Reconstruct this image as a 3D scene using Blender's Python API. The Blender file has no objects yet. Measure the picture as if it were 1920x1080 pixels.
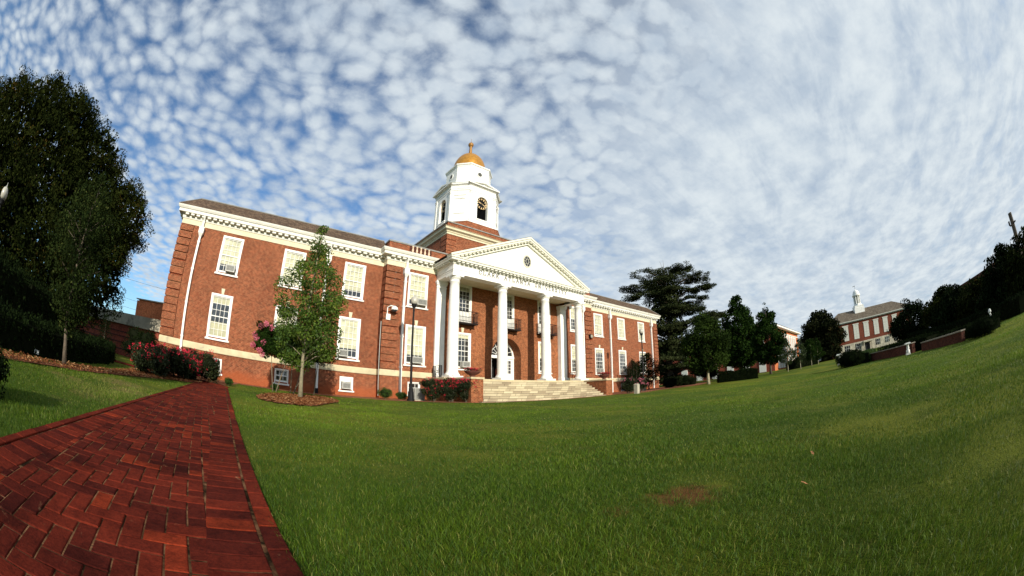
import bpy, math, random
import numpy as np
from mathutils import Vector, Matrix
PI = math.pi
R = math.radians
sc = bpy.context.scene

# ------------------------------------------------------------------ camera (full-frame fisheye lens, as the photo)
CAM = (-19.157, -24.544, 0.758)
YAW, PITCH, ROLL = 0.6863, 0.2783, -0.002
cd = bpy.data.cameras.new('camera')
cam = bpy.data.objects.new('camera', cd)
sc.collection.objects.link(cam)
sc.camera = cam
cam.location = CAM
fwd = Vector((math.sin(YAW)*math.cos(PITCH), math.cos(YAW)*math.cos(PITCH), math.sin(PITCH)))
rgt = Vector((math.cos(YAW), -math.sin(YAW), 0)); upv = rgt.cross(fwd)
r2 = rgt*math.cos(ROLL)+upv*math.sin(ROLL); u2 = -rgt*math.sin(ROLL)+upv*math.cos(ROLL)
cam.rotation_euler = Matrix((r2, u2, -fwd)).transposed().to_euler()
cd.type = 'PANO'
cd.sensor_width = 36.0; cd.sensor_fit = 'HORIZONTAL'
sc.render.engine = 'CYCLES'
cd.panorama_type = 'FISHEYE_EQUISOLID'
cd.fisheye_lens = 703.377/1920*36
cd.fisheye_fov = R(230)
cd.clip_start = 0.05; cd.clip_end = 5000

# ------------------------------------------------------------------ light
SUN_EL, SUN_AZ = R(19.3), R(191.0)          # azimuth from +y clockwise
sund = Vector((math.sin(SUN_AZ)*math.cos(SUN_EL), math.cos(SUN_AZ)*math.cos(SUN_EL), math.sin(SUN_EL)))
sl = bpy.data.lights.new('sun', 'SUN'); sl.energy = 4.8; sl.angle = R(0.6); sl.color = (1.0, .93, .80)
so = bpy.data.objects.new('sun', sl); sc.collection.objects.link(so)
so.rotation_euler = sund.to_track_quat('Z', 'Y').to_euler()
so.location = (-30, -60, 40)
sc.view_settings.view_transform = 'Standard'; sc.view_settings.look = 'None'
sc.view_settings.exposure = 0.22; sc.view_settings.gamma = 1.0

# ------------------------------------------------------------------ node helper
class NT:
    def __init__(s, tree):
        s.t = tree; s.t.nodes.clear()
    def n(s, typ, **kw):
        nd = s.t.nodes.new(typ)
        ins = kw.pop('ins', {})
        for k, v in kw.items(): setattr(nd, k, v)
        for k, v in ins.items(): s.set(nd, k, v)
        return nd
    def set(s, nd, k, v):
        sock = nd.inputs[k]
        if hasattr(v, 'is_output') or isinstance(v, bpy.types.NodeSocket): s.t.links.new(v, sock)
        else: sock.default_value = v
    def math(s, op, a, b=0.0, c=0.0, clamp=False):
        nd = s.n('ShaderNodeMath', operation=op, use_clamp=clamp)
        s.set(nd, 0, a); s.set(nd, 1, b); s.set(nd, 2, c); return nd.outputs[0]
    def vmath(s, op, a, b=(0, 0, 0)):
        nd = s.n('ShaderNodeVectorMath', operation=op); s.set(nd, 0, a); s.set(nd, 1, b); return nd.outputs[0]
    def mix(s, f, a, b, mode='MIX'):
        nd = s.n('ShaderNodeMix', data_type='RGBA', blend_type=mode, clamp_factor=True)
        s.set(nd, 0, f); s.set(nd, 6, a if not isinstance(a, tuple) else (*a[:3], 1)); s.set(nd, 7, b if not isinstance(b, tuple) else (*b[:3], 1))
        return nd.outputs[2]
    def ramp(s, f, a, b, c=0.0, d=1.0):       # map range smooth, clamped
        nd = s.n('ShaderNodeMapRange', interpolation_type='SMOOTHSTEP')
        s.set(nd, 0, f); s.set(nd, 1, a); s.set(nd, 2, b); s.set(nd, 3, c); s.set(nd, 4, d); return nd.outputs[0]
    def noise(s, vec, scale, detail=3.0, rough=.55, dist=0.0, out=0):
        nd = s.n('ShaderNodeTexNoise', ins={'Vector': vec, 'Scale': scale, 'Detail': detail, 'Roughness': rough, 'Distortion': dist}); return nd.outputs[out]

# ------------------------------------------------------------------ world: sky texture with a broken deck of cloud
w = bpy.data.worlds.new('World'); sc.world = w; w.use_nodes = True
N = NT(w.node_tree)
sky = N.n('ShaderNodeTexSky', sky_type='NISHITA'); sky.sun_disc = False
sky.sun_elevation = SUN_EL; sky.sun_rotation = SUN_AZ; sky.altitude = 300; sky.air_density = 1.0; sky.dust_density = .6; sky.ozone_density = 2.2
tc = N.n('ShaderNodeTexCoord')
sep = N.n('ShaderNodeSeparateXYZ', ins={0: tc.outputs['Generated']})
zz = N.math('MAXIMUM', sep.outputs[2], 0.0)
zd = N.math('ADD', zz, 0.13)
px = N.math('DIVIDE', sep.outputs[0], zd); py = N.math('DIVIDE', sep.outputs[1], zd)
cp = N.n('ShaderNodeCombineXYZ', ins={0: px, 1: py, 2: 0.0}).outputs[0]
wn = N.n('ShaderNodeTexNoise', ins={'Vector': cp, 'Scale': 3.0, 'Detail': 3.0}).outputs[1]
cpw = N.vmath('ADD', cp, N.vmath('SCALE', N.vmath('SUBTRACT', wn, (.5, .5, .5))))
cpw.node.inputs[1].links[0].from_node.inputs['Scale'].default_value = .13
vor = N.n('ShaderNodeTexVoronoi', feature='SMOOTH_F1', ins={'Vector': cpw, 'Scale': 14.0, 'Smoothness': .3, 'Randomness': 1.0}).outputs[0]
fine = N.noise(cpw, 16.0, 8.0, .62)
big = N.noise(cp, 1.1, 3.0, .5)
mid = N.noise(cp, 4.0, 3.0, .55)
# more cover to the east (+x) and towards the horizon, clearer to the north-west
east = N.math('ADD', N.math('MULTIPLY', sep.outputs[0], .95), N.math('MULTIPLY', sep.outputs[1], -.30))
low = N.ramp(zz, .05, .45, .12, 0.0)
clear_low = N.math('MULTIPLY', N.ramp(N.math('ADD', sep.outputs[0], N.math('MULTIPLY', zz, 1.15)), -.30, -.12, 1.0, 0.0), N.ramp(zz, .22, .12, 0.0, 1.0))
d0 = N.math('SUBTRACT', 1.0, N.math('MULTIPLY', vor, 1.35))
d1 = N.math('ADD', d0, N.math('MULTIPLY', N.math('SUBTRACT', fine, .5), 1.25))
d2 = N.math('ADD', d1, N.math('MULTIPLY', N.math('SUBTRACT', big, .5), .5))
d2 = N.math('ADD', d2, N.math('MULTIPLY', N.math('SUBTRACT', mid, .5), .6))
d3 = N.math('ADD', d2, N.math('MULTIPLY', east, .36))
d3 = N.math('ADD', d3, low)
d3 = N.math('SUBTRACT', d3, N.math('MULTIPLY', clear_low, 1.6))
dens = N.ramp(d3, -.66, .74)
# smeared high sheet in the east
st = N.n('ShaderNodeMapping', ins={'Vector': cp, 'Rotation': (0, 0, R(35)), 'Scale': (.9, 2.0, 1)}).outputs[0]
streak = N.noise(st, 2.2, 6.0, .6, .4)
sheet = N.math('MULTIPLY', N.ramp(east, .15, .72), N.ramp(streak, .2, .55, .72, 1.0))
dens = N.math('MAXIMUM', N.math('MULTIPLY', dens, .95), sheet)
shade = N.math('ADD', N.math('MULTIPLY', streak, .5), N.math('MULTIPLY', N.noise(cp, 7.0, 5.0, .6), .5))
ccol = N.mix(N.ramp(shade, .32, .68), (4.3, 5.1, 6.0), (6.5, 7.1, 7.45))
skyc = N.mix(1.0, sky.outputs[0], (.86, 1.12, 1.32), 'MULTIPLY')
col = N.mix(dens, skyc, ccol)
bg = N.n('ShaderNodeBackground', ins={'Color': col, 'Strength': .10})
out = N.n('ShaderNodeOutputWorld'); w.node_tree.links.new(bg.outputs[0], out.inputs[0])

# ------------------------------------------------------------------ terrain height
def hgt(x, y):
    x = np.asarray(x, float); y = np.asarray(y, float)
    t = np.clip((y+24)/14., 0, 1); g = t*t*(3-2*t)
    s = np.clip((x-12)/22., 0, 1); g = g+(1-g)*s*s*(3-2*s)
    return .0125*np.clip(x+15, 0, 165)*g
def H(x, y): return float(hgt(x, y))

# ------------------------------------------------------------------ materials
MATS = {}
def mat(name, col=(.5, .5, .5), rough=.7, var=.0, vscale=3.0, bump=0.0, bscale=40.0, metal=0.0, spec=.4, attr=None, coord='Object', dirt=None):
    if name in MATS: return MATS[name]
    m = bpy.data.materials.new(name); m.use_nodes = True; N = NT(m.node_tree)
    p = N.n('ShaderNodeBsdfPrincipled'); o = N.n('ShaderNodeOutputMaterial'); m.node_tree.links.new(p.outputs[0], o.inputs[0])
    tc = N.n('ShaderNodeTexCoord').outputs[coord]
    c = (*col, 1)
    if var:
        f = N.ramp(N.noise(tc, vscale, 5.0, .6), .3, .7)
        c = N.mix(f, tuple(x*(1-var) for x in col), tuple(min(1, x*(1+var)) for x in col))
    if dirt:
        f = N.ramp(N.noise(tc, dirt[1], 6.0, .65), dirt[2], dirt[2]+.18)
        c = N.mix(f, c, dirt[0])
    N.set(p, 'Base Color', c); N.set(p, 'Roughness', rough); N.set(p, 'Metallic', metal); N.set(p, 'Specular IOR Level', spec)
    if bump:
        b = N.n('ShaderNodeBump', ins={'Strength': bump, 'Distance': .02, 'Height': N.noise(tc, bscale, 4.0)}); N.set(p, 'Normal', b.outputs[0])
    MATS[name] = m; return m
def brick_mat(name, c1, c2, mortar, scale=1.0, stain=None, bw=.215, rh=.075, ms=.012, tint=None):
    m = bpy.data.materials.new(name); m.use_nodes = True; N = NT(m.node_tree)
    p = N.n('ShaderNodeBsdfPrincipled'); o = N.n('ShaderNodeOutputMaterial'); m.node_tree.links.new(p.outputs[0], o.inputs[0])
    uv = N.n('ShaderNodeUVMap').outputs[0]; ob = N.n('ShaderNodeTexCoord').outputs['Object']
    bt = N.n('ShaderNodeTexBrick', offset=.5, ins={'Vector': uv, 'Color1': (*c1, 1), 'Color2': (*c2, 1), 'Mortar': (*mortar, 1), 'Scale': 1.0, 'Mortar Size': ms, 'Mortar Smooth': .15, 'Bias': 0.0, 'Brick Width': bw, 'Row Height': rh})
    c = bt.outputs[0]
    n1 = N.noise(ob, .45, 3.0, .5); n2 = N.noise(ob, 3.0, 8.0, .8)
    su = N.n('ShaderNodeSeparateXYZ', ins={0: uv}); row = N.math('FLOOR', N.math('DIVIDE', su.outputs[1], rh*1.0)); cu_ = N.math('FLOOR', N.math('ADD', N.math('DIVIDE', su.outputs[0], bw*.5), N.math('MULTIPLY', row, .5)))
    wn = N.n('ShaderNodeTexWhiteNoise', ins={'Vector': N.n('ShaderNodeCombineXYZ', ins={0: cu_, 1: row}).outputs[0]}).outputs[0]
    c = N.mix(N.ramp(wn, .1, .95), N.mix(1.0, c, (.75, .70, .68), 'MULTIPLY'), N.mix(1.0, c, (1.20, 1.19, 1.18), 'MULTIPLY'))
    c = N.mix(N.ramp(n2, .42, .62, 0, .08), c, N.mix(1.0, c, (.72, .68, .66), 'MULTIPLY'))
    c = N.mix(N.ramp(n1, .40, .68, 0, .5), c, N.mix(1.0, c, (.66, .62, .62), 'MULTIPLY'))
    # rain streaks
    mp = N.n('ShaderNodeMapping', ins={'Vector': ob, 'Scale': (3.0, 3.0, .35)}).outputs[0]
    c = N.mix(N.ramp(N.noise(mp, 1.6, 2.0, .5), .55, .75, 0, .25), c, N.mix(1.0, c, (1.25, 1.12, 1.05), 'MULTIPLY'))
    if stain:
        z = N.n('ShaderNodeSeparateXYZ', ins={0: ob}).outputs[2]
        f = N.ramp(N.math('ADD', z, N.math('MULTIPLY', N.noise(ob, 1.1, 5.0, .6), -.9)), -.15, .45, .65, 0)
        c = N.mix(f, c, stain)
    N.set(p, 'Base Color', c); N.set(p, 'Roughness', .88); N.set(p, 'Specular IOR Level', .2)
    hgt_ = N.math('ADD', N.math('MULTIPLY', bt.outputs[1], -1.0), N.math('MULTIPLY', N.noise(ob, 60, 3.0), .3))
    b = N.n('ShaderNodeBump', ins={'Strength': .5, 'Distance': .008, 'Height': hgt_}); N.set(p, 'Normal', b.outputs[0])
    MATS[name] = m; return m
def leaf_mat(name, dark, light, third=None, trans=.25, rough=.6):
    m = bpy.data.materials.new(name); m.use_nodes = True; N = NT(m.node_tree)
    o = N.n('ShaderNodeOutputMaterial')
    a = N.n('ShaderNodeAttribute', attribute_name='lv').outputs[2]
    c = N.mix(N.ramp(a, 0, 1), dark, light)
    if third: c = N.mix(N.ramp(a, .86, .9), c, third)
    p = N.n('ShaderNodeBsdfPrincipled', ins={'Base Color': c, 'Roughness': rough, 'Specular IOR Level': .25 if rough < .9 else .04})
    t = N.n('ShaderNodeBsdfTranslucent', ins={'Color': c})
    mx = N.n('ShaderNodeMixShader', ins={0: trans, 1: p.outputs[0], 2: t.outputs[0]})
    m.node_tree.links.new(mx.outputs[0], o.inputs[0]); MATS[name] = m; return m

BRICK = brick_mat('red_brick', (.238, .040, .0125), (.125, .020, .008), (.37, .20, .105))
BRICKS = brick_mat('red_brick_clay_stained', (.238, .042, .0135), (.125, .021, .009), (.37, .20, .105), stain=(.33, .075, .022))
BRICKP = brick_mat('porch_brick', (.30, .075, .026), (.17, .038, .015), (.34, .19, .09))
BRICKF = brick_mat('far_brick', (.30, .05, .025), (.22, .035, .02), (.25, .12, .08))
BRICKO = brick_mat('orange_brick', (.58, .15, .045), (.48, .11, .035), (.4, .2, .1))
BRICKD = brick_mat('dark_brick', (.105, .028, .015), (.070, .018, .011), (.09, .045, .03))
WHITE = mat('white_paint', (.77, .76, .71), .55, .06, 1.1, dirt=((.58, .54, .45), 1.9, .57))
CREAM = mat('cream_stone', (.62, .56, .39), .8, .08, 2.0, .2, 30, dirt=((.48, .42, .30), 1.2, .58))
STEP = mat('step_stone', (.50, .41, .25), .85, .12, 3.0, .3, 40, dirt=((.30, .24, .15), 1.8, .60))
BASEST = mat('band_stone', (.54, .47, .30), .85, .12, 1.5, .3, 25, dirt=((.36, .31, .22), 2.5, .55))
GOLD = mat('gilded_dome', (.50, .235, .035), .38, .18, 3.0, metal=.5)
BRONZE = mat('bronze_finial', (.30, .15, .04), .5, .15, 6.0, metal=.3)
SLATE = brick_mat('roof_slate', (.145, .098, .062), (.095, .064, .044), (.03, .025, .02), bw=.3, rh=.16, ms=.01)
ROOFF = brick_mat('far_roof', (.165, .135, .095), (.135, .112, .08), (.08, .07, .05), bw=.8, rh=.35, ms=.03)
IRON = mat('black_iron', (.008, .008, .009), .6, spec=.2)
DARK = mat('unlit_room_black', (.012, .012, .012), .9)  # near-black: the darkness of unlit rooms is put into the colour
BLIND = mat('window_blind', (.60, .56, .40), .8, .22, 2.2)
BLINDO = mat('window_shade', (.50, .46, .30), .8, .2, 1.0)
GREYM = mat('grey_metal', (.42, .42, .38), .5, .08, 8.0)
GREYD = mat('dark_grille', (.07, .07, .065), .6)
COPING = mat('parapet_coping', (.22, .21, .19), .7, .15, 3.0)
CONC = mat('weathered_concrete', (.42, .38, .29), .9, .2, 1.0, .3, 20, dirt=((.2, .18, .14), 1.6, .5))
BARK = mat('tree_bark', (.11, .085, .06), .95, .3, 8.0, .8, 30)
BARKL = mat('pale_bark', (.34, .30, .20), .95, .25, 10.0, .6, 30)
MULCHM = mat('red_mulch', (.24, .080, .026), 1.0, .6, 14.0, 1.0, 60)
TEXTM = mat('incised_lettering', (.15, .14, .11), .8)
TERRA = mat('terracotta', (.10, .028, .02), .8, .2, 5)
GLOBE = mat('lamp_globe', (.42, .40, .34), .25, .05, 4)
PLAST = mat('white_plaster', (.72, .72, .66), .7, .06, 6)
def glass_mat():
    m = bpy.data.materials.new('window_glass'); m.use_nodes = True; N = NT(m.node_tree)
    o = N.n('ShaderNodeOutputMaterial'); t = N.n('ShaderNodeBsdfTransparent', ins={0: (.93, .95, .93, 1)})
    b = N.n('ShaderNodeBump', ins={'Strength': .12, 'Distance': .02, 'Height': N.noise(N.n('ShaderNodeTexCoord').outputs['Object'], 1.3, 2.0)})
    g = N.n('ShaderNodeBsdfGlossy', ins={'Color': (.9, .95, 1, 1), 'Roughness': .02, 'Normal': b.outputs[0]})
    lw = N.n('ShaderNodeFresnel', ins={0: 1.45})
    f = N.math('ADD', N.math('MULTIPLY', lw.outputs[0], 1.1), .06)
    mx = N.n('ShaderNodeMixShader', ins={0: f, 1: t.outputs[0], 2: g.outputs[0]}); m.node_tree.links.new(mx.outputs[0], o.inputs[0]); return m
GLASS = glass_mat()
L_DARK = leaf_mat('dark_foliage', (.004, .008, .0015), (.024, .030, .005), (.048, .032, .006), .08, .95)  # third tone puts brown sunlit highlights into random leaves
L_MID = leaf_mat('mid_foliage', (.010, .020, .004), (.040, .065, .010), None, .2)
L_YOUNG = leaf_mat('young_foliage', (.024, .058, .007), (.110, .175, .018), (.19, .21, .03), .3)
L_CEDAR = leaf_mat('cedar_needles', (.005, .011, .003), (.058, .070, .026), None, .06, .92)  # light tone puts lit highlights into random needles
L_MAG = leaf_mat('magnolia_foliage', (.004, .007, .002), (.018, .020, .006), (.045, .022, .010), .06, .92)
L_BOX = leaf_mat('boxwood_foliage', (.015, .04, .005), (.055, .11, .012), None, .15)
L_HEDGE = leaf_mat('hedge_foliage', (.003, .006, .002), (.010, .018, .004), None, .05, .95)
L_CRAPE = leaf_mat('crape_foliage', (.005, .014, .003), (.022, .046, .006), None, .12, .9)
F_RED = leaf_mat('red_blossom', (.38, .008, .02), (.70, .03, .07), None, .2)
F_PINK = leaf_mat('pink_blossom', (.55, .09, .16), (.75, .22, .30), None, .2)
L_ROSE = leaf_mat('rose_foliage', (.006, .012, .003), (.028, .04, .010), (.06, .05, .012), .15)

# ------------------------------------------------------------------ mesh building
COL = sc.collection
ORG = {}
def org(o):
    return ORG.get(o.name, Vector((0, 0, 0)))
def raw_mesh(name, V, F, mat_, smooth=False, uv=True, attr=None, mats=None, midx=None):
    me = bpy.data.meshes.new(name)
    V = np.asarray(V, np.float32)
    if isinstance(F, np.ndarray):
        nf, k = F.shape; li = F.ravel().astype(np.int32); ls = np.arange(nf, dtype=np.int32)*k
    else:
        li = np.fromiter((i for f in F for i in f), np.int32); cnt = np.array([len(f) for f in F], np.int32)
        ls = np.concatenate([[0], np.cumsum(cnt)[:-1]]).astype(np.int32); nf = len(F)
    me.vertices.add(len(V)); me.vertices.foreach_set('co', V.ravel())
    me.loops.add(len(li)); me.loops.foreach_set('vertex_index', li)
    me.polygons.add(nf); me.polygons.foreach_set('loop_start', ls)
    me.update(calc_edges=True); me.validate()
    if attr is not None:
        a = me.attributes.new('lv', 'FLOAT', 'POINT'); a.data.foreach_set('value', np.asarray(attr, np.float32))
    if uv:
        nrm = np.zeros(nf*3, np.float32); me.polygons.foreach_get('normal', nrm); nrm = nrm.reshape(-1, 3)
        cnts = np.zeros(nf, np.int32); me.polygons.foreach_get('loop_total', cnts)
        n = np.repeat(nrm, cnts, 0); co = V[li]; an = np.abs(n)
        U = np.where(an[:, 0] > an[:, 1], co[:, 1], co[:, 0]); W = co[:, 2].copy()
        flat = an[:, 2] > .9; U = np.where(flat, co[:, 0], U); W = np.where(flat, co[:, 1], W)
        sl_ = (an[:, 2] > .3) & ~flat; W = np.where(sl_, co[:, 2]/np.maximum(.2, np.sqrt(1-np.minimum(.96, an[:, 2]**2))), W)
        l = me.uv_layers.new(name='UVMap'); l.data.foreach_set('uv', np.stack([U, W], -1).astype(np.float32).ravel())
    if mats:
        for m_ in mats: me.materials.append(m_)
        if midx is not None: me.polygons.foreach_set('material_index', np.asarray(midx, np.int32))
    else: me.materials.append(mat_)
    me.polygons.foreach_set('use_smooth', np.full(nf, bool(smooth)))
    return me
class MB:
    def __init__(s): s.v = []; s.f = []; s.n = 0
    def add(s, V, F):
        b = s.n; s.v.extend([tuple(map(float, p)) for p in V]); s.n += len(V)
        s.f.extend([tuple(i+b for i in f) for f in F]); return s
    def box(s, x0, x1, y0, y1, z0, z1):
        V = [(x0, y0, z0), (x1, y0, z0), (x1, y1, z0), (x0, y1, z0), (x0, y0, z1), (x1, y0, z1), (x1, y1, z1), (x0, y1, z1)]
        return s.add(V, [(0, 3, 2, 1), (4, 5, 6, 7), (0, 1, 5, 4), (1, 2, 6, 5), (2, 3, 7, 6), (3, 0, 4, 7)])
    def obox(s, c, ax, ay, hx, hy, z0, z1):   # oriented box in plan
        V = []
        for z in (z0, z1):
            for a, b in ((-1, -1), (1, -1), (1, 1), (-1, 1)):
                V.append((c[0]+a*hx*ax[0]+b*hy*ay[0], c[1]+a*hx*ax[1]+b*hy*ay[1], z))
        return s.add(V, [(0, 3, 2, 1), (4, 5, 6, 7), (0, 1, 5, 4), (1, 2, 6, 5), (2, 3, 7, 6), (3, 0, 4, 7)])
    def quad(s, a, b, c, d): return s.add([a, b, c, d], [(0, 1, 2, 3)])
    def prism(s, P, z0, z1, cap=True, P1=None):
        n = len(P); P1 = P1 or P
        V = [(x, y, z0) for x, y in P]+[(x, y, z1) for x, y in P1]
        F = [(i, (i+1) % n, n+(i+1) % n, n+i) for i in range(n)]
        if cap: F += [tuple(reversed(range(n))), tuple(range(n, 2*n))]
        return s.add(V, F)
    def lathe(s, prof, cx=0, cy=0, n=24, z0=0):
        V = []; F = []
        for r, z in prof:
            for k in range(n): V.append((cx+r*math.cos(2*PI*k/n), cy+r*math.sin(2*PI*k/n), z0+z))
        m = len(prof)
        for i in range(m-1):
            for k in range(n): F.append((i*n+k, i*n+(k+1) % n, (i+1)*n+(k+1) % n, (i+1)*n+k))
        F.append(tuple(reversed(range(n)))); F.append(tuple(range((m-1)*n, m*n)))
        return s.add(V, F)
    def tube(s, pts, r, n=8, r1=None):
        pts = [Vector(p) for p in pts]; m = len(pts); V = []; F = []
        up = Vector((.31, .11, .94))
        for i, p in enumerate(pts):
            t = (pts[min(i+1, m-1)]-pts[max(i-1, 0)]).normalized()
            a = t.cross(up if abs(t.dot(up)) < .95 else Vector((1, 0, 0))).normalized(); b = t.cross(a)
            if isinstance(r, (list, tuple)): rr = r[i]
            else: rr = r if r1 is None else r+(r1-r)*i/(m-1)
            for k in range(n):
                q = p+a*(rr*math.cos(2*PI*k/n))+b*(rr*math.sin(2*PI*k/n)); V.append(tuple(q))
        for i in range(m-1):
            for k in range(n): F.append((i*n+k, i*n+(k+1) % n, (i+1)*n+(k+1) % n, (i+1)*n+k))
        F.append(tuple(reversed(range(n)))); F.append(tuple(range((m-1)*n, m*n)))
        return s.add(V, F)
    def sweep(s, path, prof, closed=False):
        # path: plan polyline, outside on its right-hand side; prof: (out, z)
        n = len(path); P = [Vector((p[0], p[1])) for p in path]; offs = []
        for i in range(n):
            def nr(a, b):
                d = (b-a).normalized(); return Vector((d.y, -d.x))
            if closed or 0 < i < n-1:
                n1 = nr(P[i-1], P[i]); n2 = nr(P[i], P[(i+1) % n]); m = (n1+n2); m = m/max(.2, (1+n1.dot(n2)))
            elif i == 0: m = nr(P[0], P[1])
            else: m = nr(P[-2], P[-1])
            offs.append(m)
        V = []; k = len(prof)
        for i in range(n):
            for o_, z in prof: V.append((P[i].x+offs[i].x*o_, P[i].y+offs[i].y*o_, z))
        F = []
        for i in range(n if closed else n-1):
            j = (i+1) % n
            for q in range(k-1): F.append((i*k+q, j*k+q, j*k+q+1, i*k+q+1))
        if not closed:
            F.append(tuple(range(k))[::-1]); F.append(tuple((n-1)*k+q for q in range(k)))
        return s.add(V, F)
    def along(s, path, pitch, wid, o0, o1, z0, z1, skip=.0):
        for a, b in zip(path[:-1], path[1:]):
            a = Vector(a[:2]); b = Vector(b[:2]); L = (b-a).length; d = (b-a)/L; nr = Vector((d.y, -d.x))
            k = max(1, int(round((L-2*skip)/pitch)))
            for i in range(k):
                c = a+d*(skip+(i+.5)*(L-2*skip)/k)+nr*((o0+o1)/2)
                s.obox((c.x, c.y), (d.x, d.y), (nr.x, nr.y), wid/2, (o1-o0)/2, z0, z1)
        return s
    def wall(s, a, b, z0, z1, holes=(), depth=.14):
        # vertical wall from plan point a to b (outside on the right), rectangular holes (u0,u1,z0,z1) with reveals
        a = Vector(a); b = Vector(b); L = (b-a).length; d = (b-a)/L; nr = Vector((d.y, -d.x))
        us = sorted({0, L, *[h[0] for h in holes], *[h[1] for h in holes]}); zs = sorted({z0, z1, *[h[2] for h in holes], *[h[3] for h in holes]})
        def P(u, z, q=0): p = a+d*u-nr*q; return (p.x, p.y, z)
        for i in range(len(us)-1):
            for j in range(len(zs)-1):
                um = (us[i]+us[i+1])/2; zm = (zs[j]+zs[j+1])/2
                if any(h[0] < um < h[1] and h[2] < zm < h[3] for h in holes): continue
                s.quad(P(us[i], zs[j]), P(us[i+1], zs[j]), P(us[i+1], zs[j+1]), P(us[i], zs[j+1]))
        for h in holes:
            q = depth
            s.quad(P(h[0], h[2]), P(h[0], h[2], q), P(h[0], h[3], q), P(h[0], h[3]))
            s.quad(P(h[1], h[2]), P(h[1], h[3]), P(h[1], h[3], q), P(h[1], h[2], q))
            s.quad(P(h[0], h[3]), P(h[0], h[3], q), P(h[1], h[3], q), P(h[1], h[3]))
            s.quad(P(h[0], h[2]), P(h[1], h[2]), P(h[1], h[2], q), P(h[0], h[2], q))
        return s
    def build(s, name, m, parent=None, smooth=False, **kw):
        V = np.array(s.v, np.float32)
        o0 = org(parent) if parent else Vector((0, 0, 0))
        me = raw_mesh(name, V-np.array(o0, np.float32), s.f, m, smooth, **kw)
        ob = bpy.data.objects.new(name, me); COL.objects.link(ob)
        if parent: ob.parent = parent; ORG[ob.name] = o0
        return ob
def tag(o, label=None, cat=None, group=None, kind=None):
    if label: o['label'] = label
    if cat: o['category'] = cat
    if group: o['group'] = group
    if kind: o['kind'] = kind
    return o
def thing(name, loc, label, cat, group=None):
    o = bpy.data.objects.new(name, None); COL.objects.link(o); o.location = loc; o.empty_display_size = .3
    ORG[o.name] = Vector(loc); return tag(o, label, cat, group)
def copy_tree(o, parent=None):
    c = o.copy(); COL.objects.link(c)
    if parent: c.parent = parent
    for ch in [x for x in bpy.data.objects if x.parent == o]: copy_tree(ch, c)
    return c

# ------------------------------------------------------------------ foliage
def leaf_cloud(cent, rad, n, size, rng, shell=.6, asp=.55, flat=0.0, up=.0):
    """n leaves spread over ellipsoids. cent (k,3) rad (k,3)."""
    cent = np.asarray(cent, float); rad = np.asarray(rad, float)
    if rad.ndim == 1: rad = np.repeat(rad[:, None], 3, 1)
    wgt = (rad.prod(1))**(2/3); wgt /= wgt.sum()
    idx = rng.choice(len(cent), n, p=wgt)
    d = rng.normal(size=(n, 3)); d /= np.linalg.norm(d, axis=1)[:, None]
    r = np.where(rng.random(n) < shell, rng.uniform(.75, 1.08, n), rng.random(n)**.4)
    P = cent[idx]+d*rad[idx]*r[:, None]
    a = rng.normal(size=(n, 3)); a[:, 2] = a[:, 2]*(1-flat)+up; a /= np.linalg.norm(a, axis=1)[:, None]
    b = rng.normal(size=(n, 3)); b[:, 2] *= (1-flat); b -= (b*a).sum(1)[:, None]*a; b /= np.linalg.norm(b, axis=1)[:, None]
    s = size*rng.uniform(.6, 1.35, n)[:, None]
    V = np.stack([P-a*s*.5, P+b*s*asp*.5-a*s*.05, P+a*s*.5, P-b*s*asp*.5-a*s*.05], 1).reshape(-1, 3)
    F = np.arange(4*n).reshape(n, 4)
    clump = rng.random(len(cent))*.5
    lv = np.clip(clump[idx]+rng.random(n)*.5, 0, 1)
    return V, F, np.repeat(lv, 4)
def leaf_obj(name, cent, rad, n, size, m, parent, seed=1, **kw):
    rng = np.random.default_rng(seed)
    V, F, lv = leaf_cloud(cent, rad, n, size, rng, **kw)
    o0 = org(parent) if parent else Vector((0, 0, 0))
    me = raw_mesh(name, V-np.array(o0), F, m, uv=False, attr=lv)
    ob = bpy.data.objects.new(name, me); COL.objects.link(ob)
    if parent: ob.parent = parent
    return ob
def profile_clumps(x, y, prof, k, cr, rng, flatz=1.0, edge=.75):
    """clump centres inside a solid of revolution; prof [(z,r)...]"""
    zs = np.array([p[0] for p in prof]); rs = np.array([p[1] for p in prof])
    zz = np.linspace(zs[0], zs[-1], 200); rr = np.interp(zz, zs, rs); p = (rr+.1)**1.3; p /= p.sum()
    z = rng.choice(zz, k, p=p); r = np.interp(z, zs, rs)
    q = np.where(rng.random(k) < edge, rng.uniform(.72, 1.0, k), np.sqrt(rng.random(k))*.8)
    lump = 1+.16*np.sin(z*2.1+rng.random()*6)
    a = rng.random(k)*2*PI
    rad = np.clip(cr*rng.uniform(.7, 1.3, k), None, .55*r+.12)
    rr_ = np.maximum(0, r*lump*q-rad*.5)
    C_ = np.stack([x+rr_*np.cos(a), y+rr_*np.sin(a), z], -1)
    return C_, np.stack([rad, rad, rad*flatz], -1)
def trunk_mb(base, top, r0, r1, rng, wob=.05, n=10, seg=7):
    mb = MB(); pts = []; rs = []
    for i in range(seg+1):
        t = i/seg; p = Vector(base).lerp(Vector(top), t)
        if 0 < i < seg: p += Vector((rng.normal()*wob, rng.normal()*wob, 0))
        pts.append(p); rs.append((r0+(r1-r0)*t)*(1.35 if i == 0 else 1))
    mb.tube(pts, rs, n); return mb, pts
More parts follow.
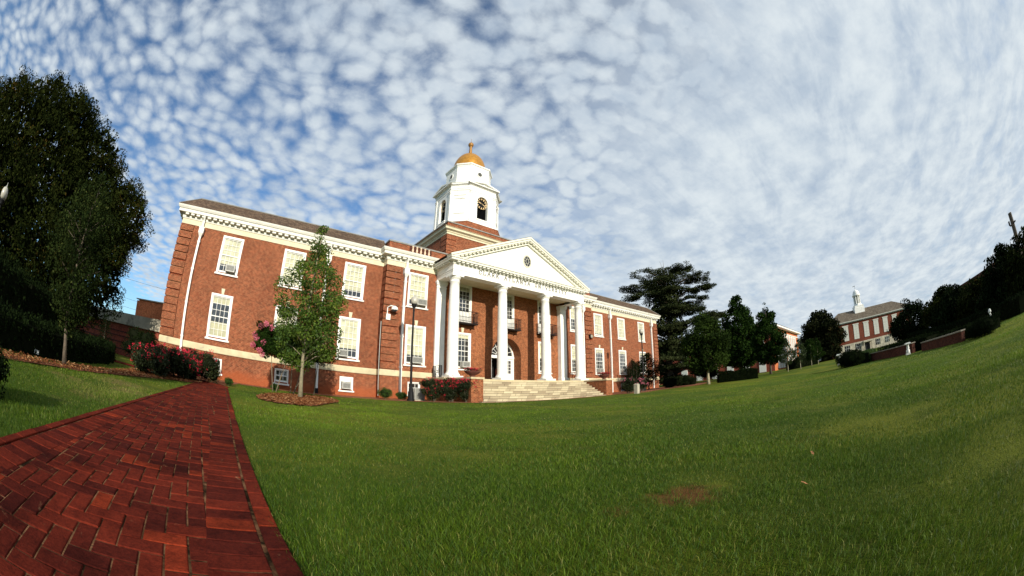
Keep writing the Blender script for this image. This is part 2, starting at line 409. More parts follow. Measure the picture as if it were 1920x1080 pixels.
def tree(name, label, base, h, r0, prof, k, cr, n, size, lm, bark=BARK, seed=1, group=None, limbs=10, wob=.05, flatz=.8, cat='tree', lean=(0, 0), parts=('trunk', 'crown'), **kw):
    rng = np.random.default_rng(seed); x, y = base[:2]; z = H(x, y) if len(base) < 3 else base[2]
    t = thing(name, (x, y, z), label, cat, group)
    prof = [(z+a, b) for a, b in prof]
    mb, pts = trunk_mb((x, y, z-.05), (x+lean[0], y+lean[1], z+h*.93), r0, r0*.18, rng, wob)
    C_, Rr = profile_clumps(x, y, prof, k, cr, rng, flatz)
    lz = (C_[:, 2]-z)/h; C_[:, 0] += lean[0]*lz; C_[:, 1] += lean[1]*lz
    sel = rng.choice(k, min(limbs, k), replace=False)
    for i in sel:
        c = Vector(C_[i]); zz = max(z+prof[0][0]-z, c.z-.5*abs((c.xy-Vector((x, y))).length)-.1)
        f = min(.98, max(.05, (zz-z)/(h*.93))); p0 = Vector((x+lean[0]*f, y+lean[1]*f, z+f*h*.93))
        mid_ = p0.lerp(c, .5)+Vector((0, 0, .08*(c-p0).length))
        rr = max(.012, r0*.35*(1-f*.7)); mb.tube([p0, mid_, c], [rr, rr*.6, rr*.25], 6)
    mb.build(parts[0], bark, t, smooth=True)
    leaf_obj(parts[1], C_, Rr, n, size, lm, t, seed+7, **kw)
    return t

# ================================================================== main hall
LX, PX_, AY = 26.445, 10.898, -0.717
ZB, ZF = 2.0, 9.30          # band top, frieze bottom
hall = thing('college_hall', (0, 0, 0), 'long red brick hall with white columned portico and gold domed clock tower', 'building')
WINS = {1: 22.168, 2: 17.528, 3: 13.041, 4: 8.363}
WW, UB, UT, LB, LT = 1.585, 6.565, 9.05, 2.46, 5.25
def hole(c, u0, zb, zt, w=WW-.26): return (c-w/2-u0, c+w/2-u0, zb+.10, zt-.13)
def wing_holes(cs, x0):
    hs = []
    for c in cs:
        hs.append(hole(c, x0, UB, UT)); hs.append(hole(c, x0, LB, LT)); hs.append((c-.42-x0, c+.42-x0, .46, 1.22))
    return hs
# --- brick walls (base storey has its own clay-stained brick)
def split(hs, lo, hi): return [h for h in hs if h[2] >= lo-.01 and h[3] <= hi+.01]
for side in (-1, 1):
    if side < 0: a, b = (-LX, 0), (-PX_, 0); cs = [-WINS[1], -WINS[2], -WINS[3]]; pa, pb = (-PX_, AY), (-6.1, AY); pc = [-WINS[4]]
    else: a, b = (PX_, 0), (LX, 0); cs = [WINS[3], WINS[2], WINS[1]]; pa, pb = (6.1, AY), (PX_, AY); pc = [WINS[4]]
    hs = wing_holes(cs, a[0]); hp = wing_holes(pc, pa[0])
    mb = MB(); mb.wall(a, b, 1.98, 10.2, split(hs, 2, 11)); mb.wall(pa, pb, 1.98, 11.05, split(hp, 2, 11))
    if side < 0:
        mb.wall((-LX, 14), (-LX, 0), 1.98, 10.2); mb.wall((-PX_, 0), (-PX_, AY), 1.98, 11.05); mb.wall((-6.1, AY), (-6.1, -.2), 1.98, 10.2)
        mb.wall((-PX_, 14), (-LX, 14), -.3, 10.2)
    else:
        mb.wall((LX, 0), (LX, 14), 1.98, 10.2); mb.wall((PX_, AY), (PX_, 0), 1.98, 11.05); mb.wall((6.1, -.2), (6.1, AY), 1.98, 10.2)
        mb.wall((LX, 14), (PX_, 14), -.3, 10.2)
    # parapet back and ends, with no opening behind the balusters
    mb.box(side*PX_-.01 if side < 0 else 6.0, -6.0 if side < 0 else side*PX_+.01, AY+.32, AY+.34, 9.8, 11.05)
    mb.build('wall', BRICK, hall)
    mb = MB(); mb.wall((a[0], .02), (b[0], .02), -.4, 1.64, split(hs, -1, 1.5)); mb.wall((pa[0], AY+.02), (pb[0], AY+.02), -.4, 1.64, split(hp, -1, 1.5))
    if side < 0: mb.wall((-LX, 14), (-LX, 0.02), -.4, 1.64); mb.wall((-PX_, .02), (-PX_, AY+.02), -.4, 1.64)
    else: mb.wall((LX, .02), (LX, 14), -.4, 1.64); mb.wall((PX_, AY+.02), (PX_, .02), -.4, 1.64)
    mb.build('base_wall', BRICKS, hall)
back = MB(); back.wall((PX_, 14), (-PX_, 14), -.3, 11.0); back.wall((-PX_, 0), (-PX_, 14), 9.9, 11.05) ; back.wall((PX_, 14), (PX_, 0), 9.9, 11.05); back.build('wall', BRICK, hall)
# --- stone band, frieze and cornice along wings and pavilion
pathL = [(-LX, 14), (-LX, 0), (-PX_, 0), (-PX_, AY), (-6.86, AY)]
pathR = [(6.86, AY), (PX_, AY), (PX_, 0), (LX, 0), (LX, 14)]
pathLb = [(-LX, 14), (-LX, 0), (-PX_, 0), (-PX_, AY), (-6.9, AY)]; pathRb = [(6.9, AY), (PX_, AY), (PX_, 0), (LX, 0), (LX, 14)]
for pb_, pc_ in ((pathLb, pathL), (pathRb, pathR)):
    MB().sweep(pb_, [(0, 1.60), (.05, 1.60), (.06, 1.66), (.06, 1.94), (.03, 2.0), (0, 2.0)]).build('stone_band', BASEST, hall)
    MB().sweep(pc_, [(0, 9.28), (.035, 9.28), (.035, 9.62), (0, 9.62)]).build('frieze', CREAM, hall)
    mb = MB().sweep(pc_, [(0, 9.622), (.07, 9.622), (.10, 9.72), (.10, 9.80), (.16, 9.92), (.44, 9.93), (.44, 10.12), (.50, 10.15), (.56, 10.27), (.58, 10.36), (0, 10.40)])
    mb.along(pc_, .46, .27, .14, .38, 9.80, 9.925, .06)
    mb.build('cornice', mat('weathered_white', (.66, .65, .57), .6, .06, 1.5, dirt=((.42, .38, .28), 2.2, .62)), hall)
# --- corner quoins: raised courses
def quoin(mb, xa, xb, y, z0, z1, ret=None, pitch=.453, out=.095):
    k = int((z1-z0)/pitch); p = (z1-z0)/k
    for i in range(k):
        za, zb_ = z0+i*p+.045, z0+(i+1)*p-.045
        mb.box(xa, xb, y-out, y+.02, za, zb_)
        if ret: mb.box(ret[0], ret[1], y-out+.002, ret[2], za, zb_)
for qa in ((-LX-.045, -LX+1.03, 0, 2.03, 9.27, (-LX-.045, -LX+.02, 1.03)), (LX-1.03, LX+.045, 0, 2.03, 9.27, (LX-.02, LX+.045, 1.03)),
           (-PX_-.045, -PX_+1.1, AY, 2.03, 9.27, (-PX_-.045, -PX_+.02, -.01)), (PX_-1.1, PX_+.045, AY, 2.03, 9.27, (PX_-.02, PX_+.045, -.01))):
    mb = MB(); quoin(mb, *qa); mb.build('quoin', BRICK, hall)
# --- roofs of the wings: steep slated slope, low slope behind
for s in (-1, 1):
    x0, x1 = (-LX-.57, -PX_+.05) if s < 0 else (PX_-.05, LX+.57)
    xe = x0+1.35 if s < 0 else x0; xf = x1 if s < 0 else x1-1.35; xg = x0+6.5 if s < 0 else x0; xh = x1 if s < 0 else x1-6.5
    V = [(x0, -.57, 10.37), (x1, -.57, 10.37), (xf, .78, 11.52), (xe, .78, 11.52), (xh, 7, 12.3), (xg, 7, 12.3),
         (x0, 14.57, 10.37), (x1, 14.57, 10.37), (xf, 13.22, 11.52), (xe, 13.22, 11.52)]
    F = [(0, 1, 2, 3), (3, 2, 4, 5), (5, 4, 8, 9), (9, 8, 7, 6)]
    F += [(0, 3, 9, 6), (3, 5, 9)] if s < 0 else [(1, 7, 8, 2), (2, 8, 4)]
    mb = MB().add(V, F); mb.build('roof', SLATE, hall)
    mb = MB()
    ex = xe if s < 0 else xf
    mb.tube([(xe, .76, 11.53), (xf, .76, 11.53)], .045, 6); mb.tube([(x0 if s < 0 else x1, -.57, 10.38), (ex, .76, 11.53)], .04, 6)
    mb.build('roof_ridge_cap', COPING, hall)
# --- pavilion roof deck, parapet coping, balusters
MB().box(-PX_+.2, PX_-.2, -.3, 13.9, 10.2, 10.4).build('roof_deck', COPING, hall)
for s in (-1, 1):
    a0, a1 = sorted((s*(PX_+.06), s*5.6))
    mb = MB().box(a0, a1, AY-.06, AY+.40, 11.05, 11.15)
    b0, b1 = sorted((s*(PX_+.06), s*(PX_-.3))); mb.box(b0, b1, AY+.40, 13.9, 11.05, 11.15)
    mb.build('parapet_coping', COPING, hall)
    mb = MB()
    for i in range(5):
        x = s*8.37+(i-2)*.335
        mb.lathe([(.085, 0), (.085, .06), (.05, .10), (.085, .22), (.05, .38), (.05, .46), (.08, .50), (.08, .56)], x, AY-.06, 10, 10.47)
    x = s*8.37; mb.box(x-.92, x+.92, AY-.15, AY+.0, 10.40, 10.47)
    mb.build('balustrade', mat('baluster_stone', (.62, .48, .34), .8, .1), hall)
    MB().box(x-.92, x+.92, AY-.005, AY+.01, 10.47, 11.04).build('balustrade_shade_panel', BRICKD, hall)  # flat dark panel on the wall face; its colour paints a recess's shade
# --- leader pipes
def pipe(x, y, top=9.5, bot=0.1):
    mb = MB()
    mb.box(x-.075, x+.075, y-.20, y-.05, bot, 8.55)
    mb.prism([(x-.075, y-.20), (x+.075, y-.20), (x+.075, y-.05), (x-.075, y-.05)], 8.55, 8.80, True, [(x-.19, y-.34), (x+.19, y-.34), (x+.19, y-.02), (x-.19, y-.02)])
    mb.box(x-.19, x+.19, y-.34, y-.02, 8.80, 9.12); mb.box(x-.22, x+.22, y-.37, y-.02, 9.12, 9.18)
    mb.box(x-.07, x+.07, y-.26, y-.12, 9.18, 9.62); mb.prism([(x-.07, y-.26), (x+.07, y-.26), (x+.07, y-.12), (x-.07, y-.12)], 9.62, 9.95, True, [(x-.07, y-.44), (x+.07, y-.44), (x+.07, y-.30), (x-.07, y-.30)])
    for z in (2.2, 4.3, 6.4, 8.2): mb.box(x-.11, x+.11, y-.215, y-.03, z, z+.07)
    mb.build('downspout', WHITE, hall)
    MB().box(x-.10, x+.10, y-.23, y-.04, H(x, y)-.1, bot+.25).build('downspout_boot', IRON, hall)
for s in (-1, 1):
    pipe(s*24.72, 0); pipe(s*15.12, 0); pipe(s*9.44, AY)
# --- windows
def sash_window(w, h, rows, cols, key=True, trim=.14, lower_panel=0):
    m = MB(); hw = w/2
    m.box(-hw, -hw+trim, -.045, .03, 0.0, h); m.box(hw-trim, hw, -.045, .03, 0, h); m.box(-hw+trim, hw-trim, -.045, .03, h-trim, h)
    m.box(-hw+trim, hw-trim, -.03, .04, .08, .12)
    iw = hw-trim+.005
    m.box(-iw, -iw+.055, .03, .10, .1, h-trim); m.box(iw-.055, iw, .03, .10, .1, h-trim); m.box(-iw, iw, .031, .10, h-trim-.06, h-trim+.0); m.box(-iw, iw, .031, .10, .10, .19)
    z0 = .19+lower_panel; z1 = h-trim-.06; mz = z0+(z1-z0)*.5
    if lower_panel: m.box(-iw+.055, iw-.055, .05, .09, .19, z0)
    m.box(-iw+.05, iw-.05, .032, .088, mz-.028, mz+.028)
    for i in range(1, cols):
        x = -iw+.055+(2*iw-.11)*i/cols; m.box(x-.013, x+.013, .045, .075, z0, z1)
    for i in range(1, rows):
        if i*2 == rows: continue
        z = z0+(z1-z0)*i/rows; m.box(-iw+.05, iw-.05, .047, .073, z-.013, z+.013)
    return m, iw, z0, z1
def win_set(kind, blind, seed=0):
    """one window part with its sub-parts; returned at the origin, wall plane y=0"""
    if kind == 'upper': w, h, rows, cols = WW, UT-UB, 6, 4
    elif kind == 'lower': w, h, rows, cols = WW, LT-LB, 6, 4
    elif kind == 'french': w, h, rows, cols = WW, 3.04, 6, 4
    else: w, h, rows, cols = .95, .90, 2, 3
    lp = .72 if kind == 'french' else 0
    m, iw, z0, z1 = sash_window(w, h, rows, cols, lower_panel=lp, trim=.14 if kind != 'base' else .06)
    o = m.build('window', WHITE, None); o.parent = hall
    def sub(mb_, n, mt):
        q = mb_.build(n, mt, None); q.parent = o; return q
    if kind != 'base' or blind >= 0:
        sub(MB().quad((-iw, .062, z0), (iw, .062, z0), (iw, .062, z1), (-iw, .062, z1)), 'glass', GLASS)
    sub(MB().box(-iw-.05, iw+.05, .135 if kind != 'upper' else .135, .139, .0, h), 'dark_backing', DARK)  # thin near-black panel standing for the room's darkness
    if blind > 0: sub(MB().box(-iw+.02, iw-.02, .108, .112, z0+(z1-z0)*(1-blind), z1), 'blind', BLIND)
    if blind == -1:   # gap between split blinds; dark backing stands for the pane's dark reflection
        zz = z0+(z1-z0)*.36; zt = z0+(z1-z0)*.84
        sub(MB().box(-iw+.02, iw-.02, .108, .112, z0, zz), 'blind', BLINDO); sub(MB().box(-iw+.02, iw-.02, .108, .112, zt, z1), 'blind', BLINDO)
    sub(MB().box(-w/2-.08, w/2+.08, -.11, .03, -.10, .0), 'sill', WHITE if kind != 'lower' else WHITE)
    if kind == 'lower':
        sub(MB().prism([(-.08, -.07), (.08, -.07), (.08, .0), (-.08, .0)], h+.0, h+.36, True, [(-.13, -.09), (.13, -.09), (.13, .0), (-.13, .0)]), 'keystone', CREAM)
    return o
BASE = {}
def put_window(kind, blind, x, y, z):
    k = (kind, blind)
    if k not in BASE: o = BASE[k] = win_set(kind, blind)
    else: o = copy_tree(BASE[k], hall)
    o.location = (x, y, z)
    return o
for c, bu, bl in ((-WINS[1], .78, -1), (-WINS[2], 1.0, .8), (-WINS[3], .8, .78), (WINS[3], .95, .12), (WINS[2], 1.0, .1), (WINS[1], 1.0, .1)):
    put_window('upper', bu, c, 0, UB); put_window('lower', bl, c, 0, LB)
for c in (-WINS[4], WINS[4]):
    put_window('upper', .82 if c < 0 else .5, c, AY, UB); put_window('lower', .78 if c < 0 else .55, c, AY, LB)
for c, y in ((-WINS[1], 0), (-WINS[2], 0), (-WINS[4], AY), (WINS[4], AY), (WINS[3], 0), (WINS[2], 0), (WINS[1], 0)): put_window('base', 0, c, y+.02, .38)
# louvred base window
o = put_window('base', 1.0, -WINS[3], .02, .38)
# --- porch wall with arched entrance
PW, PY = 4.337, -.45
mb = MB(); x0, x1 = -6.1, 6.1
hs = []
for c in (-PW, PW): hs += [hole(c, x0, LB, LT), (c-.66-x0, c+.66-x0, 6.03, UT-.13)]
hs += [(-.66-x0, .66-x0, 6.03, UT-.13), (-1.56-x0, 1.56-x0, 1.63, 5.30)]
# entrance bay handled separately: remove reveals for it by building wall then the arch infill
a_ = Vector((x0, PY)); L_ = x1-x0
us = sorted({0, L_, *[h[0] for h in hs], *[h[1] for h in hs]}); zs = sorted({1.5, 9.6, *[h[2] for h in hs], *[h[3] for h in hs]})
for i in range(len(us)-1):
    for j in range(len(zs)-1):
        um = (us[i]+us[i+1])/2; zm = (zs[j]+zs[j+1])/2
        if any(h[0] < um < h[1] and h[2] < zm < h[3] for h in hs): continue
        mb.quad((x0+us[i], PY, zs[j]), (x0+us[i+1], PY, zs[j]), (x0+us[i+1], PY, zs[j+1]), (x0+us[i], PY, zs[j+1]))
for h in hs[:-1]:
    q = .16; A, B, zc, zd_ = x0+h[0], x0+h[1], h[2], h[3]
    mb.quad((A, PY, zc), (A, PY+q, zc), (A, PY+q, zd_), (A, PY, zd_)); mb.quad((B, PY, zc), (B, PY, zd_), (B, PY+q, zd_), (B, PY+q, zc)); mb.quad((A, PY, zd_), (A, PY+q, zd_), (B, PY+q, zd_), (B, PY, zd_))
AR, ZS, YD = 1.55, 3.70, .62
n = 32
arc = [(-AR*math.cos(PI*i/n), ZS+AR*math.sin(PI*i/n)) for i in range(n+1)]
for i in range(n):
    (xa, za), (xb, zb_) = arc[i], arc[i+1]
    mb.quad((xa, PY, za), (xb, PY, zb_), (xb, PY, 5.30), (xa, PY, 5.30))
    mb.quad((xa, PY, za), (xa, YD, za), (xb, YD, zb_), (xb, PY, zb_))
mb.quad((-1.56, PY, ZS), (-AR, PY, ZS), (-AR, PY, 5.3), (-1.56, PY, 5.3)); mb.quad((AR, PY, ZS), (1.56, PY, ZS), (1.56, PY, 5.3), (AR, PY, 5.3))
mb.quad((-AR, PY, 1.63), (-AR, YD, 1.63), (-AR, YD, ZS), (-AR, PY, ZS)); mb.quad((AR, PY, 1.63), (AR, PY, ZS), (AR, YD, ZS), (AR, YD, 1.63))
mb.quad((-1.56, PY, 1.63), (-AR, PY, 1.63), (-AR, PY, ZS), (-1.56, PY, ZS)); mb.quad((AR, PY, 1.63), (1.56, PY, 1.63), (1.56, PY, ZS), (AR, PY, ZS))
mb.build('porch_wall', BRICKP, hall)
mb = MB()   # header ring round the arch
for i in range(n):
    t0, t1 = PI*i/n+.012, PI*(i+1)/n-.012
    P = [(-r*math.cos(t), ZS+r*math.sin(t)) for r, t in ((AR, t0), (AR+.22, t0), (AR+.22, t1), (AR, t1))]
    mb.add([(x, PY-.012, z) for x, z in P]+[(x, PY+.01, z) for x, z in P], [(0, 1, 2, 3), (0, 4, 5, 1), (1, 5, 6, 2), (2, 6, 7, 3), (3, 7, 4, 0)])
mb.build('arch_ring', BRICKP, hall)
for c, b_ in ((-PW, .15), (0, .15), (PW, .15)): put_window('french', b_, c, PY, 6.0)
for c, b_ in ((-PW, .1), (PW, .55)): put_window('lower', b_, c, PY, LB)
# door
door = MB()
door.box(-AR, -AR+.16, YD-.12, YD, 1.65, 3.72); door.box(AR-.16, AR, YD-.12, YD, 1.65, 3.72); door.box(-AR, AR, YD-.16, YD, 3.62, 3.86)
for i in range(n):
    t0, t1 = PI*i/n, PI*(i+1)/n; ri = AR-.16
    P = [(-r*math.cos(t), 3.70+r*math.sin(t)) for r, t in ((ri, t0), (AR, t0), (AR, t1), (ri, t1))]
    door.add([(x, YD-.12, z) for x, z in P]+[(x, YD, z) for x, z in P], [(0, 1, 2, 3), (0, 4, 7, 3)])
for k in range(1, 8):
    t = PI*k/8; door.tube([(-.35*math.cos(t), YD-.05, 3.86+.33*math.sin(t)), (-(AR-.14)*math.cos(t), YD-.05, 3.70+(AR-.14)*math.sin(t))], .022, 6)
for k in range(12):
    t0, t1 = PI*k/12, PI*(k+1)/12
    for r_ in (.35, .85): door.tube([(-r_*math.cos(t0), YD-.05, 3.86+r_*.95*math.sin(t0)), (-r_*math.cos(t1), YD-.05, 3.86+r_*.95*math.sin(t1))], .02, 5)
dobj = door.build('door_frame', WHITE, hall)
g = MB().quad((-AR, YD+.02, 3.7), (AR, YD+.02, 3.7), (AR, YD+.02, 5.3), (-AR, YD+.02, 5.3)).build('fanlight_glass', mat('dark_glass', (.02, .022, .025), .08, spec=.8), dobj)
MB().box(-1.7, 1.7, 2.2, 2.25, 1.6, 5.4).box(-1.7, -1.62, YD+.03, 2.2, 1.6, 3.8).box(1.62, 1.7, YD+.03, 2.2, 1.6, 3.8).build('entrance_hall', DARK, hall)  # near-black box; the hall's darkness is put into its colour
def door_leaf(x0, x1, ya, yb):
    m = MB(); d = Vector((x1-x0, yb-ya)); L = d.length; d /= L; nr = Vector((d.y, -d.x))
    def bx_(u0, u1, z0, z1, t=.03, q=0): c = Vector((x0, ya))+d*((u0+u1)/2)+nr*q; m.obox((c.x, c.y), d, nr, (u1-u0)/2, t, z0, z1)
    bx_(0, .16, 1.68, 3.6); bx_(L-.16, L, 1.68, 3.6); bx_(.16, L-.16, 1.68, 2.35); bx_(.16, L-.16, 3.45, 3.6)
    for i in range(1, 3): bx_(.16+(L-.32)*i/3-.015, .16+(L-.32)*i/3+.015, 2.35, 3.45)
    for z in (2.62, 2.9, 3.18): bx_(.16, L-.16, z-.015, z+.015, .028)
    lf = m.build('door', WHITE, hall)
    m = MB(); c = Vector((x0, ya))+d*(L/2); m.obox((c.x, c.y), d, nr, L/2-.16, .006, 2.35, 3.45); m.build('glass', MATS['dark_glass'], lf)
    m = MB(); c = Vector((x0, ya))+d*(L-.1)+nr*.06; m.lathe([(.03, 0), (.035, .03), (.03, .06)], c.x, c.y, 8, 2.55); m.build('handle', IRON, lf)
door_leaf(AR-.16, .42, YD-.05, YD-.05); door_leaf(-.78, -.60, YD, 1.55)
MB().box(.30, .42, YD-.10, YD, 1.65, 3.62).box(-.62+.0, -.50, YD-.10, YD, 3.60, 3.62).build('door_post', WHITE, hall)
# balconies
for c in (-PW, 0, PW):
    m = MB(); xa, xb, ya, yb = c-.98, c+.98, -1.18, PY
    m.box(xa, xb, ya, yb, 5.84, 5.92)
    for z in (6.02, 6.78): m.box(xa, xb, ya, ya+.035, z, z+.035); m.box(xa, xa+.035, ya, yb, z, z+.034); m.box(xb-.035, xb, ya, yb, z, z+.034)
    k = 15
    for i in range(k+1): x = xa+.015+(xb-xa-.03)*i/k; m.box(x-.010, x+.010, ya+.008, ya+.028, 5.92, 6.79)
    for i in range(1, 6):
        y = ya+(yb-ya)*i/6; m.box(xa+.008, xa+.028, y-.01, y+.01, 5.92, 6.79); m.box(xb-.028, xb-.008, y-.01, y+.01, 5.92, 6.79)
    for s in (-.7, .7):
        m.tube([(c+s, yb, 5.55), (c+s, yb-.35, 5.62), (c+s, yb-.55, 5.84)], .025, 6)
    m.build('balcony', IRON, hall)
# --- portico
COLY = -2.77
for x in (-6.481, -2.249, 2.249, 6.481):
    m = MB(); prof = [(.50, 0), (.52, .04), (.52, .10), (.47, .15), (.44, .17), (.43, .22), (.405, .26)]
    for i in range(13):
        t = i/12; prof.append((.395-.065*t**1.7, .3+6.15*t))
    prof += [(.36, 6.47), (.37, 6.50), (.335, 6.53), (.335, 6.66), (.37, 6.68), (.44, 6.79), (.455, 6.84)]
    m.lathe(prof, x, COLY, 40, 1.80); 
    c = m.build('column', WHITE, hall, smooth=True)
    MB().box(x-.54, x+.54, COLY-.54, COLY+.54, 1.652, 1.80).build('plinth', WHITE, c); MB().box(x-.47, x+.47, COLY-.47, COLY+.47, 8.64, 8.80).build('abacus', WHITE, c)
for x in (-6.481, 6.481):
    m = MB().box(x-.39, x+.39, -.87, PY+.01, 1.66, 8.80)
    m.box(x-.46, x+.46, -.94, PY, 1.655, 1.95); m.box(x-.43, x+.43, -.91, PY+.005, 1.95, 2.03)
    m.box(x-.42, x+.42, -.90, PY+.005, 8.28, 8.34); m.box(x-.44, x+.44, -.92, PY+.004, 8.50, 8.62); m.box(x-.48, x+.48, -.96, PY, 8.62, 8.796)
    m.build('pilaster', WHITE, hall)
FX, FY = 6.86, -3.15
ent = MB()
epath = [(-FX, AY+.02), (-FX, FY), (FX, FY), (FX, AY+.02)]
ent.sweep(epath, [(-.72, 8.801), (0, 8.801), (0, 8.97), (.025, 8.975), (.025, 9.10), (.06, 9.105), (.06, 9.13), (.02, 9.15), (.02, 9.46), (.06, 9.48), (.06, 9.50), (-.72, 9.50)])
ent.build('entablature', WHITE, hall)
MB().box(-FX+.70, FX-.70, FY+.70, PY+.01, 9.0, 9.06).build('porch_ceiling', CREAM, hall)
m = MB().sweep(epath, [(-.3, 9.502), (.07, 9.502), (.10, 9.53), (.10, 9.62), (.16, 9.67), (.40, 9.68), (.40, 9.80), (.46, 9.83), (.47, 9.90), (-.3, 9.95)])
m.along([(-FX, -1.0), (-FX, FY), (FX, FY), (FX, -1.0)], .36, .22, .11, .34, 9.575, 9.675, .06)
m.build('cornice', MATS['weathered_white'], hall)
# pediment
AP = 13.10; slope = (AP-9.93)/(FX+.47)
TY = FY+.05
m = MB(); m.add([(-FX, TY, 9.94), (FX, TY, 9.94), (0, TY, AP-.30), (-FX, TY+.3, 9.94), (FX, TY+.3, 9.94), (0, TY+.3, AP-.30)], [(0, 1, 2), (3, 5, 4), (0, 2, 5, 3), (1, 4, 5, 2)])
ty = m.build('pediment', WHITE, hall)
m = MB()
for s in (-1, 1):
    ux, uz = 7.33, AP-9.93; L_ = math.hypot(ux, uz); dx, dz = -s*ux/L_, uz/L_; nx, nz = s*uz/L_, ux/L_
    def rk(y0, y1, q0, q1, u0=0.0, u1=1.0, e=0):
        A = (s*7.33, 9.93)
        pts = []
        for u, q in ((u0, q0), (u1, q0), (u1, q1), (u0, q1)):
            x = A[0]+dx*L_*u+nx*q; z = A[1]+dz*L_*u+nz*q
            if u1 == 1.0 and u == 1.0: x = 0.0; z = A[1]+uz+q/ (ux/L_)
            pts.append((x, z))
        V = [(x, y0, z) for x, z in pts]+[(x, y1, z) for x, z in pts]
        m.add(V, [(0, 1, 2, 3), (7, 6, 5, 4), (0, 4, 5, 1), (3, 2, 6, 7), (0, 3, 7, 4), (1, 5, 6, 2)])
    rk(FY-.47, TY+.1, -.02, .12); rk(FY-.40, TY+.1, -.17, -.02); rk(FY-.13, TY+.1, -.42, -.17, 0.045)
    k = 21
    for i in range(k):
        uc = .05+(i+.5)*.94/k; h_ = .0145; rk(FY-.34, FY-.12, -.26, -.171, uc-h_, uc+h_)
m.build('raking_cornice', mat('aged_white_paint', (.70, .68, .57), .6, .08, 2.0), hall)
m = MB()
for s in (-1, 1): m.quad((s*7.42, FY-.47, 10.03), (0, FY-.47, AP+.16), (0, 2.0, AP+.16), (s*7.42, 2.0, 10.03))
m.build('portico_roof', SLATE, hall)
# oval window of the pediment
ov = MB(); nn = 28
for i in range(nn):
    t0, t1 = 2*PI*i/nn, 2*PI*(i+1)/nn
    P = [(r*math.cos(t)*.80, 11.20+r*math.sin(t)) for r, t in ((.44, t0), (.56, t0), (.56, t1), (.44, t1))]
    ov.add([(x, TY-.05, z) for x, z in P]+[(x, TY, z) for x, z in P], [(0, 3, 2, 1), (1, 2, 6, 5), (0, 4, 7, 3)])
for k in range(8):
    t = 2*PI*k/8; ov.tube([(.15*math.cos(t), TY-.03, 11.2+.2*math.sin(t)), (.36*math.cos(t), TY-.03, 11.2+.45*math.sin(t))], .018, 5)
for i in range(16):
    t0, t1 = 2*PI*i/16, 2*PI*(i+1)/16; ov.tube([(.15*math.cos(t0), TY-.03, 11.2+.2*math.sin(t0)), (.15*math.cos(t1), TY-.03, 11.2+.2*math.sin(t1))], .02, 5)
ow = ov.build('oval_window', mat('oval_frame', (.55, .52, .42), .6), hall)
MB().add([(.45*math.cos(2*PI*i/nn)*.8, TY-.006, 11.2+.45*math.sin(2*PI*i/nn)) for i in range(nn)], [tuple(range(nn))]).build('glass', MATS['dark_glass'], ow)
# lettering
def text(body, size, loc, mt, parent, name='lettering', spc=1.0, ext=.008, rot=(PI/2, 0, 0)):
    cu = bpy.data.curves.new(name, 'FONT'); cu.body = body; cu.size = size; cu.extrude = ext; cu.align_x = 'CENTER'; cu.align_y = 'CENTER'; cu.space_character = spc
    o = bpy.data.objects.new(name, cu); COL.objects.link(o); o.location = Vector(loc)-org(parent); o.rotation_euler = rot; cu.materials.append(mt); o.parent = parent; return o
SER = {
 'C': [[(.86, .80), (.78, .93), (.55, 1), (.32, .93), (.14, .72), (.10, .48), (.16, .24), (.36, .05), (.58, 0), (.80, .08), (.90, .24)], [(.86, 1), (.86, .74)]],
 'L': [[(.2, 0), (.2, 1)], [(.08, 1), (.34, 1)], [(.08, 0), (.8, 0), (.84, .24)]],
 'A': [[(.06, 0), (.5, 1), (.94, 0)], [(.23, .36), (.77, .36)], [(-.02, 0), (.2, 0)], [(.78, 0), (1.04, 0)]],
 'R': [[(.2, 0), (.2, 1)], [(.08, 1), (.55, 1), (.75, .9), (.78, .74), (.7, .58), (.5, .5), (.2, .5)], [(.45, .5), (.86, 0), (.98, 0)], [(.08, 0), (.34, 0)]],
 'K': [[(.2, 0), (.2, 1)], [(.84, 1), (.22, .42)], [(.42, .58), (.88, 0), (.98, 0)], [(.08, 1), (.34, 1)], [(.08, 0), (.34, 0)], [(.7, 1), (.94, 1)]],
 'T': [[(.5, 0), (.5, 1)], [(.08, .78), (.1, 1), (.9, 1), (.92, .78)], [(.36, 0), (.64, 0)]],
 'N': [[(.16, 0), (.16, 1), (.84, 0), (.84, 1)], [(.04, 0), (.3, 0)], [(.7, 1), (.98, 1)], [(.02, 1), (.16, 1)]],
 'U': [[(.16, 1), (.16, .3), (.26, .08), (.5, 0), (.72, .08), (.82, .3), (.82, 1)], [(.04, 1), (.3, 1)], [(.68, 1), (.94, 1)]],
 'I': [[(.5, 0), (.5, 1)], [(.36, 0), (.64, 0)], [(.36, 1), (.64, 1)]],
 'V': [[(.06, 1), (.5, 0), (.94, 1)], [(-.04, 1), (.2, 1)], [(.8, 1), (1.04, 1)]],
 'E': [[(.2, 0), (.2, 1)], [(.08, 1), (.76, 1), (.78, .78)], [(.2, .52), (.6, .52)], [(.08, 0), (.78, 0), (.84, .24)]],
 'S': [[(.78, .8), (.68, .95), (.46, 1), (.26, .92), (.2, .74), (.32, .58), (.66, .42), (.8, .26), (.74, .08), (.5, 0), (.28, .06), (.18, .22)], [(.78, 1), (.78, .76)], [(.17, 0), (.17, .26)]],
 'Y': [[(.5, 0), (.5, .46), (.08, 1)], [(.5, .46), (.92, 1)], [(.36, 0), (.64, 0)], [(-.02, 1), (.2, 1)], [(.8, 1), (1.02, 1)]]}
